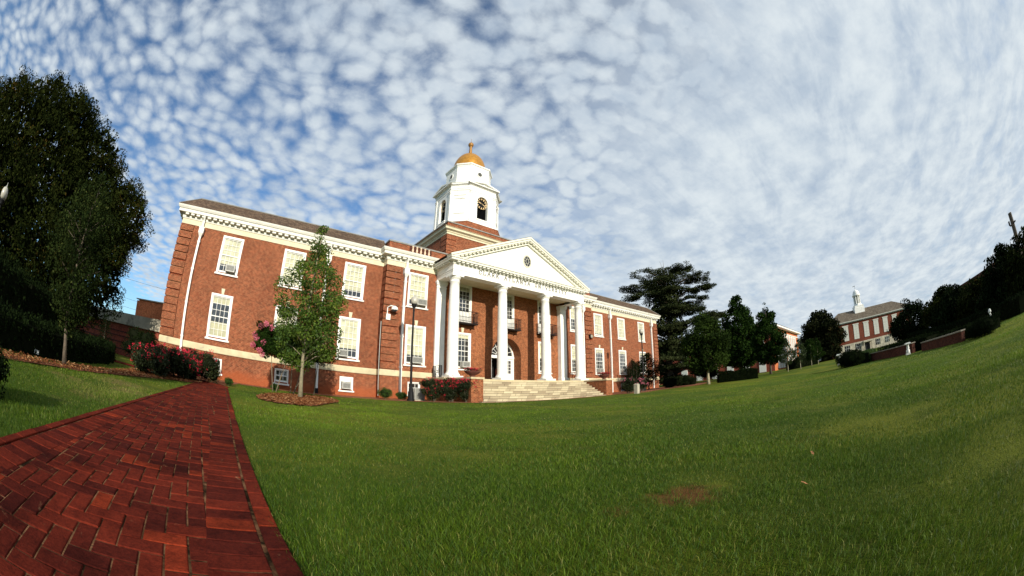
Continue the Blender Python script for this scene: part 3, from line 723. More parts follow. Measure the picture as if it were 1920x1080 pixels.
def serif(body, x0, x1, z0, h, y, wlet, mt, parent):
    m = MB(); pitch = (x1-x0)/(len(body)-1)
    for i, ch in enumerate(body):
        if ch == ' ': continue
        cx = x0+i*pitch
        for st_ in SER[ch]:
            for (a, b), (c, d) in zip(st_[:-1], st_[1:]):
                thick = .031 if abs(d-b) > abs(c-a)*.8 else .018
                pa = Vector((cx+(a-.5)*wlet, z0+b*h)); pb = Vector((cx+(c-.5)*wlet, z0+d*h)); dd = (pb-pa)
                if dd.length < 1e-4: continue
                dd.normalize(); q = Vector((-dd.y, dd.x))*thick; e = dd*thick*.6
                P = [pa-q-e, pb-q+e, pb+q+e, pa+q-e]
                m.add([(p.x, y-.012, p.y) for p in P]+[(p.x, y+.004, p.y) for p in P], [(0, 1, 2, 3), (0, 4, 5, 1), (2, 6, 7, 3), (1, 5, 6, 2), (3, 7, 4, 0)])
    return m.build('lettering', mt, parent)
serif('CLARK ATLANTA UNIVERSITY', -4.62, 4.40, 9.165, .27, FY-.022, .27, TEXTM, hall)
# landing, steps, cheek walls
m = MB().box(-7.5, 7.5, -3.5, PY+.02, 1.50, 1.65); m.box(-10.2, -7.5, AY-.01-.9, AY+.0, 1.50, 1.62) if False else None
m.build('landing', STEP, hall)
MB().box(-7.3, 7.3, -3.44, PY, -.3, 1.50).build('landing_wall', BRICKP, hall)
NS = 10; rise = 1.65/NS
m = MB()
rs = random.Random(4)
for i in range(1, NS):
    zt = 1.65-rise*i; y1 = -3.5-.30*(i-1); y0 = y1-.30; xw = 6.1 if i < NS-1 else 6.45
    x = -xw
    while x < xw-.05:
        x2 = min(xw, x+rs.uniform(1.3, 2.2)); 
        if xw-x2 < .5: x2 = xw
        m.box(x+.004, x2-.004, y0-.02, y1+.04, zt-.06 if i < NS-1 else -.2, zt); m.box(x+.006, x2-.006, y0+.01, y1+.04, zt-rise-.02 if i < NS-1 else -.2, zt-.06) if i < NS-1 else None
        x = x2
st_ = m.build('steps', brick_mat('step_blocks', (.49, .43, .29), (.47, .41, .275), (.13, .10, .06), bw=1.55, rh=.165, ms=.014), hall)  # block joints; the rows at tread edges also paint nosing shadow lines
for s in (-1, 1):
    a0, a1 = sorted((s*6.13, s*7.0))
    MB().box(a0, a1, -5.9, -3.45, -.3, 1.53).build('cheek_wall', BRICKP, hall)
    MB().box(a0-.05, a1+.05, -5.97, -3.505, 1.53, 1.645).build('cheek_cap', STEP, hall)
# iron rail panels at the porch ends
for s in (-1, 1):
    m = MB(); x = s*7.02; y0, y1 = -2.28, -1.0
    for z in (1.72, 2.47): m.box(x-.02, x+.02, y0, y1, z, z+.03)
    for y in (y0, y1-.03, (y0+y1)/2-.3, (y0+y1)/2+.27): m.box(x-.018, x+.018, y, y+.03, 1.65, 2.5)
    for cy_, cz, r_ in ((-1.64, 1.92, .14), (-1.64, 2.26, .14), (-1.55, 2.09, .09), (-1.73, 2.09, .09)):
        for k in range(12):
            t0, t1 = 2*PI*k/12, 2*PI*(k+1)/12; m.tube([(x, cy_+r_*math.cos(t0), cz+r_*math.sin(t0)), (x, cy_+r_*math.cos(t1), cz+r_*math.sin(t1))], .013, 5)
    for k in range(3): m.box(x-.01, x+.01, y0+.09+k*.09, y0+.105+k*.09, 1.72, 2.47); m.box(x-.01, x+.01, y1-.12-k*.09, y1-.105-k*.09, 1.72, 2.47)
    m.build('railing', IRON, hall)

# --- attic block
A0, YA, YAb = 5.5, .6, 12.6
sq = [(-A0, YAb), (-A0, YA), (A0, YA), (A0, YAb)]
m = MB(); m.prism([(-A0, YA), (A0, YA), (A0, YAb), (-A0, YAb)], 10.3, 13.55); m.prism([(-A0+.02, YA+.02), (A0-.02, YA+.02), (A0-.02, YAb-.02), (-A0+.02, YAb-.02)], 13.9, 14.62)
quoin(m, -A0-.05, -A0+.92, YA, 11.0, 13.5, (-A0-.05, -A0+.02, YA+.92), .42, .05); quoin(m, A0-.92, A0+.05, YA, 11.0, 13.5, (A0-.02, A0+.05, YA+.92), .42, .05)
att = m.build('attic_wall', BRICK, hall)
csq = [(-A0, YAb), (-A0, YA), (A0, YA), (A0, YAb)]
MB().sweep(csq, [(-.1, 13.5), (.06, 13.5), (.06, 13.62), (.14, 13.70), (.14, 13.76), (.34, 13.86), (.36, 14.0), (.44, 14.06), (-.1, 14.12)], closed=True).build('attic_cornice', CREAM, att)
MB().sweep(csq, [(-.35, 14.60), (.05, 14.60), (.05, 14.70), (-.35, 14.74)], closed=True).box(-A0+.3, A0-.3, YA+.3, YAb-.3, 14.3, 14.5).build('attic_coping', COPING, att)
# --- tower
TC = 6.6
def octo(r, t, k=0.0):
    c = 0, TC
    return [(-t, TC-r), (t, TC-r), (r, TC-t), (r, TC+t), (t, TC+r), (-t, TC+r), (-r, TC+t), (-r, TC-t)][::1]
def octpath(r, t): return octo(r, t)[::1]
tower = None
MB().prism(octo(3.2, 1.85), 14.2, 16.86).build('tower_plinth', BRICK, hall)
m = MB().sweep(octpath(3.2, 1.85), [(-.3, 16.86), (.04, 16.86), (.04, 16.93), (-.3, 17.0)], closed=True)
# body walls with arched louvre openings on the four main faces
body = m
s_, r_ = 1.62, 3.03
OW, OZ0, OZS = .66, 17.55, 19.55
def face_pts(ang):
    ca, sa = math.cos(ang), math.sin(ang)
    return lambda u, d, z: (u*ca-d*-sa*-1 if False else u*ca+(-(d))*(-sa)*-1*(-1), 0, z)
def TF(k):
    # local face frame: u along face, d outward; k=0 front (-y), 1 right(+x), 2 back, 3 left
    dirs = [((1, 0), (0, -1)), ((0, 1), (1, 0)), ((-1, 0), (0, 1)), ((0, -1), (-1, 0))][k]
    (ux, uy), (nx, ny) = dirs
    return lambda u, d, z: (u*ux+d*nx, TC+u*uy+d*ny, z)
ZB0, ZB1 = 16.95, 20.62
for k in range(4):
    T = TF(k); r = r_
    def q4(a, b, c, d): body.quad(a, b, c, d)
    q4(T(-s_, r, ZB0), T(s_, r, ZB0), T(s_, r, OZ0), T(-s_, r, OZ0))
    q4(T(-s_, r, OZ0), T(-OW, r, OZ0), T(-OW, r, OZS), T(-s_, r, OZS)); q4(T(OW, r, OZ0), T(s_, r, OZ0), T(s_, r, OZS), T(OW, r, OZS))
    nn = 16; top = 20.62
    q4(T(-s_, r, OZS), T(-OW, r, OZS), T(-OW, r, top), T(-s_, r, top)); q4(T(OW, r, OZS), T(s_, r, OZS), T(s_, r, top), T(OW, r, top))
    for i in range(nn):
        t0, t1 = PI*i/nn, PI*(i+1)/nn; xa, za, xb, zb_ = -OW*math.cos(t0), OZS+OW*math.sin(t0), -OW*math.cos(t1), OZS+OW*math.sin(t1)
        q4(T(xa, r, za), T(xb, r, zb_), T(xb, r, top), T(xa, r, top)); q4(T(xa, r, za), T(xa, r-.42, za), T(xb, r-.42, zb_), T(xb, r, zb_))
    q4(T(-OW, r, OZ0), T(-OW, r-.42, OZ0), T(-OW, r-.42, OZS), T(-OW, r, OZS)); q4(T(OW, r, OZS), T(OW, r-.42, OZS), T(OW, r-.42, OZ0), T(OW, r, OZ0)); q4(T(-OW, r, OZ0), T(OW, r, OZ0), T(OW, r-.42, OZ0), T(-OW, r-.42, OZ0))
    # chamfer
    a = T(s_, r, ZB0); T2 = TF((k+1) % 4); b = T2(-s_, r, ZB0)
    q4(a, b, (b[0], b[1], top), (a[0], a[1], top))
    # corner pilasters, sill, impost
    for u0, u1 in ((-s_, -s_+.34), (s_-.34, s_)):
        V = [T(u0+.004, r-.02, ZB0+.01), T(u1, r-.02, ZB0+.01), T(u1, r+.06, ZB0+.01), T(u0+.004, r+.06, ZB0+.01)]; body.add(V+[(v[0], v[1], top) for v in V], [(0, 3, 2, 1), (4, 5, 6, 7), (0, 1, 5, 4), (1, 2, 6, 5), (2, 3, 7, 6), (3, 0, 4, 7)])
        for zc, hh, oo in ((20.30, .07, .10), (20.48, .12, .12), (ZB0+.02, .30, .10)):
            V = [T(u0-.03, r-.02, zc), T(u1+.03, r-.02, zc), T(u1+.03, r+oo, zc), T(u0-.03, r+oo, zc)]; body.add(V+[(v[0], v[1], zc+hh) for v in V], [(0, 3, 2, 1), (4, 5, 6, 7), (0, 1, 5, 4), (1, 2, 6, 5), (2, 3, 7, 6), (3, 0, 4, 7)])
    V = [T(-OW-.12, r-.02, OZ0-.14), T(OW+.12, r-.02, OZ0-.14), T(OW+.12, r+.09, OZ0-.14), T(-OW-.12, r+.09, OZ0-.14)]; body.add(V+[(v[0], v[1], OZ0-.02) for v in V], [(0, 3, 2, 1), (4, 5, 6, 7), (0, 1, 5, 4), (1, 2, 6, 5), (2, 3, 7, 6), (3, 0, 4, 7)])
    for i in range(9):
        u = -OW-.02+i*(2*OW+.04)/8; V = [T(u-.035, r-.01, OZ0-.30), T(u+.035, r-.01, OZ0-.30), T(u+.035, r+.06, OZ0-.30), T(u-.035, r+.06, OZ0-.30)]; body.add(V+[(v[0], v[1], OZ0-.14) for v in V], [(0, 3, 2, 1), (0, 1, 5, 4), (1, 2, 6, 5), (2, 3, 7, 6), (3, 0, 4, 7)])
    # small pediment
    for (za, zb_, uu, dd0, dd1) in ((21.30, 21.95, s_+.30, -.3, .36),):
        V = [T(-uu, r+dd1, za), T(uu, r+dd1, za), T(uu, r+dd1, za+.12), T(0, r+dd1, zb_), T(-uu, r+dd1, za+.12), T(uu*.8, r+dd1, za+.10), T(0, r+dd1, zb_-.20), T(-uu*.8, r+dd1, za+.10)]
        V2 = [T(-uu, r-1.2, za), T(uu, r-1.2, za), T(uu, r-1.2, za+.12), T(0, r-1.2, zb_), T(-uu, r-1.2, za+.12)]
        V3 = [T(uu*.8, r+.12, za+.10), T(0, r+.12, zb_-.20), T(-uu*.8, r+.12, za+.10)]
        body.add(V+V2+V3, [(0, 1, 5, 7), (1, 2, 5), (2, 3, 6, 5), (3, 4, 7, 6), (4, 0, 7), (2, 10, 11, 3), (3, 11, 12, 4), (0, 8, 9, 1), (13, 14, 15), (5, 6, 14, 13), (6, 7, 15, 14), (7, 5, 13, 15)])
body.sweep(octpath(r_, s_), [(0, 20.60), (.04, 20.60), (.04, 20.78), (.07, 20.80), (.07, 20.95), (.04, 20.97), (.04, 21.15), (.12, 21.22), (.22, 21.26), (.24, 21.40), (.28, 21.44), (-.6, 21.60)], closed=True)
# panels on the chamfers
for k in range(4):
    a = TF(k)(s_, r_, 0); b = TF((k+1) % 4)(-s_, r_, 0); c = ((a[0]+b[0])/2, (a[1]+b[1])/2); d = Vector((b[0]-a[0], b[1]-a[1])); L = d.length; d /= L; nr = Vector((d.y, -d.x))
    for z0_, z1_, hw in ((17.9, 17.98, .55), (19.6, 19.68, .55), (20.0, 20.06, .6)): body.obox((c[0]+nr.x*.02, c[1]+nr.y*.02), d, nr, hw, .04, z0_, z1_)
# drum
tw = body.build('tower', WHITE, hall)
dr, dt = 2.25, 1.17
m = MB().prism(octo(dr, dt), 21.3, 24.35)
m.sweep(octpath(dr, dt), [(-.1, 21.4), (.12, 21.4), (.12, 22.2), (.04, 22.3), (-.1, 22.3)], closed=True)
m.sweep(octpath(dr, dt), [(-.2, 24.20), (.03, 24.22), (.06, 24.36), (.16, 24.42), (.18, 24.56), (-.6, 24.85)], closed=True)
for k in range(4):
    T = TF(k)
    for i in range(20):
        t0, t1 = 2*PI*i/20, 2*PI*(i+1)/20
        A_ = [T(q*math.cos(t), dr+.05, 23.45+q*math.sin(t)) for q, t in ((.26, t0), (.36, t0), (.36, t1), (.26, t1))]; B_ = [T(q*math.cos(t), dr-.01, 23.45+q*math.sin(t)) for q, t in ((.36, t0), (.36, t1))]
        m.add(A_+B_, [(0, 1, 2, 3), (1, 4, 5, 2)])
m.build('tower_drum', WHITE, hall)
for k in range(4):
    m = MB(); T = TF(k); m.add([T(.27*math.cos(2*PI*i/20), dr+.012, 23.45+.27*math.sin(2*PI*i/20)) for i in range(20)], [tuple(range(20))])
    m.tube([T(-.25, dr+.03, 23.45), T(.25, dr+.03, 23.45)], .018, 5); m.tube([T(0, dr+.03, 23.2), T(0, dr+.03, 23.7)], .018, 5)
    m.build('round_window', mat('round_window_glass', (.10, .10, .09), .3), hall)
# dome and finial
prof = [(2.02, 24.7), (2.02, 24.86), (1.92, 24.92)]
for i in range(15):
    t = i/14*PI/2*.965; prof.append((1.90*math.cos(t), 24.95+2.55*math.sin(t)))
prof = [(r, z-24.7) for r, z in prof]
dome = MB().lathe(prof, 0, TC, 48, 24.7).build('dome', GOLD, hall, smooth=True)
MB().lathe([(.30, 27.35), (.26, 27.5), (.20, 27.6), (.20, 27.75), (.16, 28.6), (.19, 28.68), (.14, 28.74), (.22, 28.82), (.31, 28.95), (.33, 29.1), (.29, 29.26), (.18, 29.38), (.05, 29.45), (.02, 29.6), (.015, 30.1)], 0, TC, 20).build('finial', BRONZE, dome, smooth=True)
# louvres and clock faces
for k in range(4):
    T = TF(k); m = MB(); d0_ = r_-.42
    pts = [T(-OW-.02, d0_, OZ0), T(OW+.02, d0_, OZ0)]+[T((OW+.02)*math.cos(PI*i/16), d0_, OZS+(OW+.02)*math.sin(PI*i/16)) for i in range(17)]
    m.add(pts, [tuple(range(len(pts)))])
    for i in range(13):
        z = OZ0+.06+i*.125; m.add([T(-OW, d0_+.10, z), T(OW, d0_+.10, z), T(OW, d0_+.01, z+.09), T(-OW, d0_+.01, z+.09)], [(0, 1, 2, 3)])
    lo = m.build('louvre', IRON, hall)
    m = MB(); cz = 19.52; dcl = d0_+.22
    for hnd, ln, wd in ((-.25, .42, .035), (-1.95, .55, .028)) if k != 9 else ():
        pass
    for i in range(12):
        t = 2*PI*i/12; c, s = math.cos(t), math.sin(t)
        P = [(q*s+e*c, q*c-e*s) for q, e in ((.44, -.045), (.60, -.055), (.60, .055), (.44, .045))]
        m.add([T(u, dcl, cz+v) for u, v in P], [(0, 3, 2, 1)]); m.add([T(u, dcl+.001, cz+v) for u, v in P], [(0, 1, 2, 3)])
    for t, ln, wd in ((R(-76), .40, .05), (R(115), .56, .035)):
        c, s = math.cos(t), math.sin(t); P = [(q*s+e*c, q*c-e*s) for q, e in ((-.12, -wd*.6), (ln, -wd), (ln+.05, 0), (ln, wd), (-.12, wd*.6))]
        m.add([T(u, dcl+.03, cz+v) for u, v in P], [(0, 1, 2, 3, 4)]); m.add([T(u, dcl+.029, cz+v) for u, v in P], [(4, 3, 2, 1, 0)])
    for i in range(32):
        t0, t1 = 2*PI*i/32, 2*PI*(i+1)/32
        m.tube([T(.635*math.cos(t0), dcl, cz+.635*math.sin(t0)), T(.635*math.cos(t1), dcl, cz+.635*math.sin(t1))], .016, 5)
    m.build('clock', mat('clock_gilding', (.70, .50, .26), .5), lo)

# ================================================================== things on and beside the hall
def ac_unit(x, y, z, label, w=.66, h=.42, d=.42):
    t = thing('air_conditioner', (x, y, z), label, 'air conditioner', 'air conditioners in the windows')
    MB().box(x-w/2, x+w/2, y-d, y+.02, z, z+h).box(x-w/2-.012, x+w/2+.012, y-d-.012, y-d+.02, z-.012, z+.03).box(x-w/2-.012, x+w/2+.012, y-d-.012, y-d+.02, z+h-.03, z+h+.012).build('casing', GREYM, t)
    m = MB().box(x-w/2+.05, x+w/2-.05, y-d-.006, y-d+.005, z+.05, z+h-.05); m.build('grille', GREYD, t)
    m = MB()
    for i in range(8): zz_ = z+.07+i*(h-.14)/7; m.box(x-w/2+.05, x+w/2-.05, y-d-.014, y-d-.006, zz_-.006, zz_+.006)
    m.build('vent_slats', GREYM, t)
    return t
ac_unit(-21.93, -.0, 6.70, 'small grey air conditioner in the upper window next to the corner downpipe')
ac_unit(-13.42, 0, 2.60, 'grey air conditioner in the left half of the lower window right of the young tree', .62)
ac_unit(-8.13, AY, 6.70, 'grey air conditioner in the pavilion upper window, behind the lamp globe', .75)
ac_unit(-8.30, AY, 2.60, 'grey air conditioner in the pavilion lower window, behind the lamp pole', .8)
ac_unit(-13.1, .02, .50, 'grey air conditioner in the white louvred basement window', .60, .40)
ac_unit(-4.15, PY, 2.60, 'grey air conditioner in the porch window behind the leftmost column', .66)
ac_unit(12.85, 0, 2.60, 'grey air conditioner in the lower window above the right planter bowl', .66)
ac_unit(17.3, 0, 2.60, 'grey air conditioner in the lower window next to the dark spiky shrub', .66)
MB().box(-13.45, -12.75, -.02, .07, .95, 1.22).build('louvre_panel', WHITE, hall)
# security camera with its control box and conduit
t = thing('security_camera', (-10.5, AY-.05, 6.0), 'white dome security camera on a bracket with a cable box, on the brick quoins', 'camera')
x, y = -10.5, AY-.05
MB().box(x-.20, x+.10, y-.14, y, 5.35, 5.75).build('cable_box', WHITE, t)
MB().tube([(x-.12, y-.06, 5.75), (x-.12, y-.06, 6.22)], .035, 8).tube([(x-.12, y-.06, 6.2), (x+.02, y-.30, 6.30), (x+.22, y-.45, 6.25)], .04, 8).build('bracket', WHITE, t)
MB().lathe([(.06, .36), (.20, .26), (.24, .14), (.24, .08)][::-1], x+.25, y-.47, 16, 5.92).build('camera_housing', WHITE, t, smooth=True)
MB().lathe([(.02, 0), (.10, .02), (.17, .08), (.20, .15)], x+.25, y-.47, 16, 5.86).build('camera_dome', mat('dark_dome', (.03, .03, .035), .15), t, smooth=True)
MB().tube([(x+.1, y-.01, 6.3), (x+.28, y-.01, 7.6), (x+.30, y-.01, 9.25)], .012, 6).tube([(-11.02, y-.03, 5.2), (-11.02, y-.03, .2)], .022, 6).build('conduit', GREYM, t)
t = thing('floodlight', (10.35, AY-.05, 6.15), 'small dark floodlight on the brick quoins right of the portico', 'light')
MB().box(10.30, 10.70, AY-.34, AY-.10, 6.05, 6.42).build('housing', IRON, t); MB().box(10.46, 10.54, AY-.12, AY-.04, 6.1, 6.35).build('bracket', IRON, t); MB().box(10.34, 10.66, AY-.346, AY-.338, 6.09, 6.38).build('lens', mat('floodlight_lens', (.3, .27, .2), .2), t)

def lamp_post(x, y, label, h=6.35, seed=0):
    z = H(x, y); t = thing('street_lamp', (x, y, z), label, 'street lamp', 'black lamp posts with acorn globes')
    m = MB().lathe([(.22, -.1), (.22, .12), (.19, .16), (.17, .55), (.13, .62), (.13, .75), (.10, .82), (.085, .9)], x, y, 16, z)
    m.build('base', IRON, t, smooth=False)
    MB().lathe([(.075, .85), (.055, h-.95), (.07, h-.93), (.07, h-.86), (.05, h-.84), (.05, h-.74)], x, y, 14, z).build('pole', IRON, t)
    MB().lathe([(.05, h-.76), (.12, h-.70), (.15, h-.60), (.17, h-.56), (.17, h-.52)], x, y, 16, z).build('globe_holder', IRON, t)
    g = MB().lathe([(.12, h-.53), (.20, h-.45), (.225, h-.33), (.21, h-.20), (.16, h-.10), (.08, h-.04), (.02, h-.02)], x, y, 20, z).build('globe', GLOBE, t, smooth=True)
    MB().lathe([(.03, h-.03), (.045, h+.0), (.02, h+.03), (.01, h+.14)], x, y, 8, z).build('finial', GREYM, g)
    return t
lamp_post(-10.11, -4.17, 'black lamp post with pale acorn globe standing before the pavilion windows, left of the portico')
lamp_post(13.62, -5.1, 'black lamp post with acorn globe by the far right end of the brick hall')
lamp_post(-33.0, -13.2, 'lamp post half cut off by the left edge, globe against the big dark tree', 4.55)

def cabinet(x, y):
    z = H(x, y); t = thing('condenser_unit', (x, y, z), 'grey slatted condenser box on the ground behind the lamp post base', 'condenser')
    MB().box(x-.36, x+.36, y-.36, y+.36, z-.05, z+.06).build('base', CONC, t)
    MB().box(x-.33, x+.33, y-.33, y+.33, z+.06, z+.78).build('casing', GREYD, t)
    m = MB()
    for i in range(11): xx = x-.32+i*.064; m.box(xx-.012, xx+.012, y-.345, y-.325, z+.08, z+.76); yy = y-.32+i*.064; m.box(x-.345, x-.325, yy-.012, yy+.012, z+.08, z+.76)
    m.build('fins', GREYM, t)
cabinet(-9.15, -3.1)
def urn(x, y, label, seed):
    z = 1.645; t = thing('planter_bowl', (x, y, z), label, 'planter', 'planter bowls on the stair walls')
    MB().lathe([(.18, 0), (.18, .05), (.12, .08), (.20, .13), (.42, .24), (.50, .34), (.52, .38), (.46, .38)], x, y, 24, z).build('bowl', TERRA, t, smooth=True)
    rng = np.random.default_rng(seed); c = np.stack([x+rng.uniform(-.4, .4, 26), y+rng.uniform(-.4, .4, 26), z+.40+rng.uniform(0, .10, 26)], -1)
    leaf_obj('foliage', c, np.full(26, .11), 900, .06, L_ROSE, t, seed); leaf_obj('blossom', c+[0, 0, .05], np.full(26, .10), 420, .06, F_RED, t, seed+1)
urn(-6.56, -5.35, 'dark flower bowl with red blooms on the wall left of the steps', 3)
urn(6.56, -5.35, 'dark flower bowl with red blooms on the wall right of the steps', 5)
t = thing('trash_bin', (-1.35, -1.15, 1.65), 'reddish brown cylindrical bin standing left of the open door', 'bin')
MB().lathe([(.24, 0), (.26, .05), (.26, .80), (.24, .84)], -1.35, -1.15, 20, 1.65).build('body', mat('bin_brown', (.20, .05, .03), .6, .1), t); MB().lathe([(.27, .82), (.27, .90), (.18, .98), (.10, .99)], -1.35, -1.15, 20, 1.65).build('lid', mat('bin_lid', (.12, .035, .025), .6), t)

# ================================================================== ground, path, beds
def axis(c, near, far, d0, grow):
    a = [0.0]; d = d0
    while a[-1] < far: a.append(a[-1]+d); d = d if a[-1] < near else d*grow
    return np.array(sorted({round(c-v, 4) for v in a} | {round(c+v, 4) for v in a}))
gx = axis(-10, 60, 1500, 1.2, 1.12); gy = axis(-12, 60, 1500, 1.2, 1.12)
X, Y = np.meshgrid(gx, gy); Z = hgt(X, Y)
nx_, ny_ = len(gx), len(gy)
ii = np.arange(nx_*ny_).reshape(ny_, nx_)
F = np.stack([ii[:-1, :-1], ii[:-1, 1:], ii[1:, 1:], ii[1:, :-1]], -1).reshape(-1, 4)
def lawn_mat():
    m = bpy.data.materials.new('lawn_ground'); m.use_nodes = True; N = NT(m.node_tree)
    p = N.n('ShaderNodeBsdfPrincipled', ins={'Roughness': .95, 'Specular IOR Level': .1}); o = N.n('ShaderNodeOutputMaterial'); m.node_tree.links.new(p.outputs[0], o.inputs[0])
    ob = N.n('ShaderNodeTexCoord').outputs['Object']
    f1 = N.noise(ob, 60, 4.0, .7); f2 = N.noise(ob, 1.1, 5.0, .6, .3); f3 = N.noise(ob, .16, 4.0, .55); f4 = N.noise(ob, 9, 4.0, .65)
    c = N.mix(N.ramp(f1, .3, .7), (.038, .074, .005), (.125, .168, .012))
    c = N.mix(N.ramp(f4, .35, .7), c, (.078, .120, .010))
    c = N.mix(N.ramp(f3, .42, .62, 0, .75), c, (.175, .180, .016)); c = N.mix(N.ramp(N.noise(ob, .55, 4.0, .6), .48, .66, 0, .6), c, (.045, .075, .006))
    c = N.mix(N.ramp(f2, .56, .80, 0, .55), c, (.13, .105, .035))
    # bare reddish spots and straw patches
    sx = N.n('ShaderNodeSeparateXYZ', ins={0: ob})
    def spot(x, y, r, soft, col_, c, amt=.85):
        d = N.math('SQRT', N.math('ADD', N.math('POWER', N.math('SUBTRACT', sx.outputs[0], x), 2.0), N.math('POWER', N.math('SUBTRACT', sx.outputs[1], y), 2.0)))
        d = N.math('ADD', d, N.math('MULTIPLY', N.math('SUBTRACT', N.noise(ob, 5.0, 5.0, .65), .5), soft*2.2))
        return N.mix(N.ramp(d, r, r+soft, amt, 0), c, col_)
    for x, y, r, s in ((-16.9, -23.55, .12, .22), (-17.35, -23.3, .02, .12)): c = spot(x, y, r, s, (.17, .055, .022), c, .8)
    for x, y, r, s in ((-21.9, -19.2, .35, .7), (-22.6, -16.5, .3, .7), (-21.8, -17.6, .2, .5), (-22.9, -18.6, .2, .4)): c = spot(x, y, r, s, (.24, .17, .06), c, .75)
    # same colour mix over the whole ground
    N.set(p, 'Base Color', c)
    b = N.n('ShaderNodeBump', ins={'Strength': .9, 'Distance': .05, 'Height': N.math('ADD', f1, N.math('MULTIPLY', f4, 1.2))}); N.set(p, 'Normal', b.outputs[0])
    return m
me = raw_mesh('lawn', np.stack([X, Y, Z], -1).reshape(-1, 3), F, lawn_mat(), uv=False)
lawn = bpy.data.objects.new('ground', me); COL.objects.link(lawn); tag(lawn, kind='structure')
def sheet(name, poly, m, dz=.006, res=.5, kind='structure'):
    """flat bed following the ground: polygon filled by triangulated grid"""
    import bmesh
    bm = bmesh.new(); vs = [bm.verts.new((x, y, 0)) for x, y in poly]; f = bm.faces.new(vs)
    if f.normal.z < 0: f.normal_flip()
    mn = Vector((min(p[0] for p in poly), min(p[1] for p in poly))); mx = Vector((max(p[0] for p in poly), max(p[1] for p in poly)))
    step = max(res, (mx-mn).length/60)
    for ax, (a, b) in ((0, (mn.x, mx.x)), (1, (mn.y, mx.y))):
        k = a+step
        while k < b:
            co = Vector((k, 0, 0)) if ax == 0 else Vector((0, k, 0)); no = Vector((1, 0, 0)) if ax == 0 else Vector((0, 1, 0))
            bmesh.ops.bisect_plane(bm, geom=bm.verts[:]+bm.edges[:]+bm.faces[:], plane_co=co, plane_no=no); k += step
    for v in bm.verts: v.co.z = H(v.co.x, v.co.y)+dz
    bmesh.ops.recalc_face_normals(bm, faces=bm.faces)
    me = bpy.data.meshes.new(name); bm.to_mesh(me); bm.free(); me.materials.append(m)
    if len(me.polygons) and me.polygons[0].normal.z < 0: me.flip_normals()
    o = bpy.data.objects.new(name, me); COL.objects.link(o); tag(o, kind=kind); return o
def blob(cx, cy, rx, ry, n=40, seed=0, amp=.12, rot=0):
    r = random.Random(seed); ph = [r.random()*6 for _ in range(3)]
    P = []
    for i in range(n):
        t = 2*PI*i/n; q = 1+amp*(math.sin(2*t+ph[0])*.5+math.sin(3*t+ph[1])*.35+math.sin(5*t+ph[2])*.3+r.uniform(-.25, .25))
        a, b = rx*q*math.cos(t), ry*q*math.sin(t); P.append((cx+a*math.cos(rot)-b*math.sin(rot), cy+a*math.sin(rot)+b*math.cos(rot)))
    return P
def rough_line(pts, amp, seed, sub=1.0):
    r = random.Random(seed); o = []
    for a, b in zip(pts[:-1], pts[1:]):
        L = math.hypot(b[0]-a[0], b[1]-a[1]); k = max(1, int(L/sub))
        for i in range(k): t = i/k; o.append((a[0]+(b[0]-a[0])*t+r.uniform(-amp, amp), a[1]+(b[1]-a[1])*t+r.uniform(-amp, amp)))
    o.append(pts[-1]); return o
sheet('mulch_bed', blob(-17.35, -9.7, 1.5, 3.9, n=110, seed=2, rot=-.25), MULCHM, .03)
front = rough_line([(-20.3, -2.2), (-16, -2.3), (-12.2, -4.0), (-9.5, -5.2), (-7.2, -6.3), (-6.8, -6.6), (6.7, -6.5), (8.5, -8.2), (14, -7.2), (18, -9.5), (34, -5.5), (34, .1)], .15, 5)
sheet('mulch_bed', [(-20.3, -.05)]+front+[(26.5, -.03), (10.9, -.03), (10.8, -.7), (-10.8, -.7), (-10.9, -.03)], MULCHM, .012)
sheet('mulch_bed', rough_line([(-24.15, -30), (-24.1, -22), (-23.75, -18), (-23.3, -14.5), (-22.8, -11.8), (-21.6, -8.6), (-20.6, -6.4), (-20.4, -.05), (-27, -.05), (-25.2, -8), (-24.3, -11.5), (-24.0, -14), (-24.3, -18), (-24.6, -22), (-24.75, -30)], .09, 8, .5), MULCHM, .016)

def chips(poly, n, seed, label):
    rg = np.random.default_rng(seed); P = np.array(poly); mn, mx = P.min(0), P.max(0); pts = rg.uniform(mn, mx, (n*3, 2)); inside_ = np.zeros(len(pts), bool)
    for (x1, y1), (x2, y2) in zip(poly, poly[1:]+poly[:1]):
        c = ((y1 > pts[:, 1]) != (y2 > pts[:, 1])); xi = (x2-x1)*(pts[:, 1]-y1)/(y2-y1+1e-9)+x1; inside_ ^= c & (pts[:, 0] < xi)
    pts = pts[inside_][:n]; k = len(pts); a = rg.random(k)*PI; s1 = rg.uniform(.02, .07, k); s2_ = rg.uniform(.008, .02, k); z = hgt(pts[:, 0], pts[:, 1])+.035+rg.random(k)*.03
    dx, dy = np.cos(a), np.sin(a); tz = rg.normal(0, .25, k)
    V = np.stack([np.stack([pts[:, 0]+i*dx*s1-j*dy*s2_, pts[:, 1]+i*dy*s1+j*dx*s2_, z+i*tz*s1+.01*(i == j)], -1) for i, j in ((-1, -1), (1, -1), (1, 1), (-1, 1))], 1).reshape(-1, 3)
    me = raw_mesh('mulch_chips', V, np.arange(4*k).reshape(k, 4), leaf_mat('mulch_chip', (.10, .03, .012), (.30, .12, .045), (.42, .24, .11), 0, .9) if 'mulch_chip' not in MATS else MATS['mulch_chip'], uv=False, attr=np.repeat(rg.random(k), 4))
    o = bpy.data.objects.new('mulch_chips', me); COL.objects.link(o); tag(o, label, 'mulch', kind='stuff')
chips(blob(-17.35, -9.7, 1.5, 3.9, n=60, seed=2, rot=-.25), 7000, 3, 'loose reddish mulch chips around the young tree')
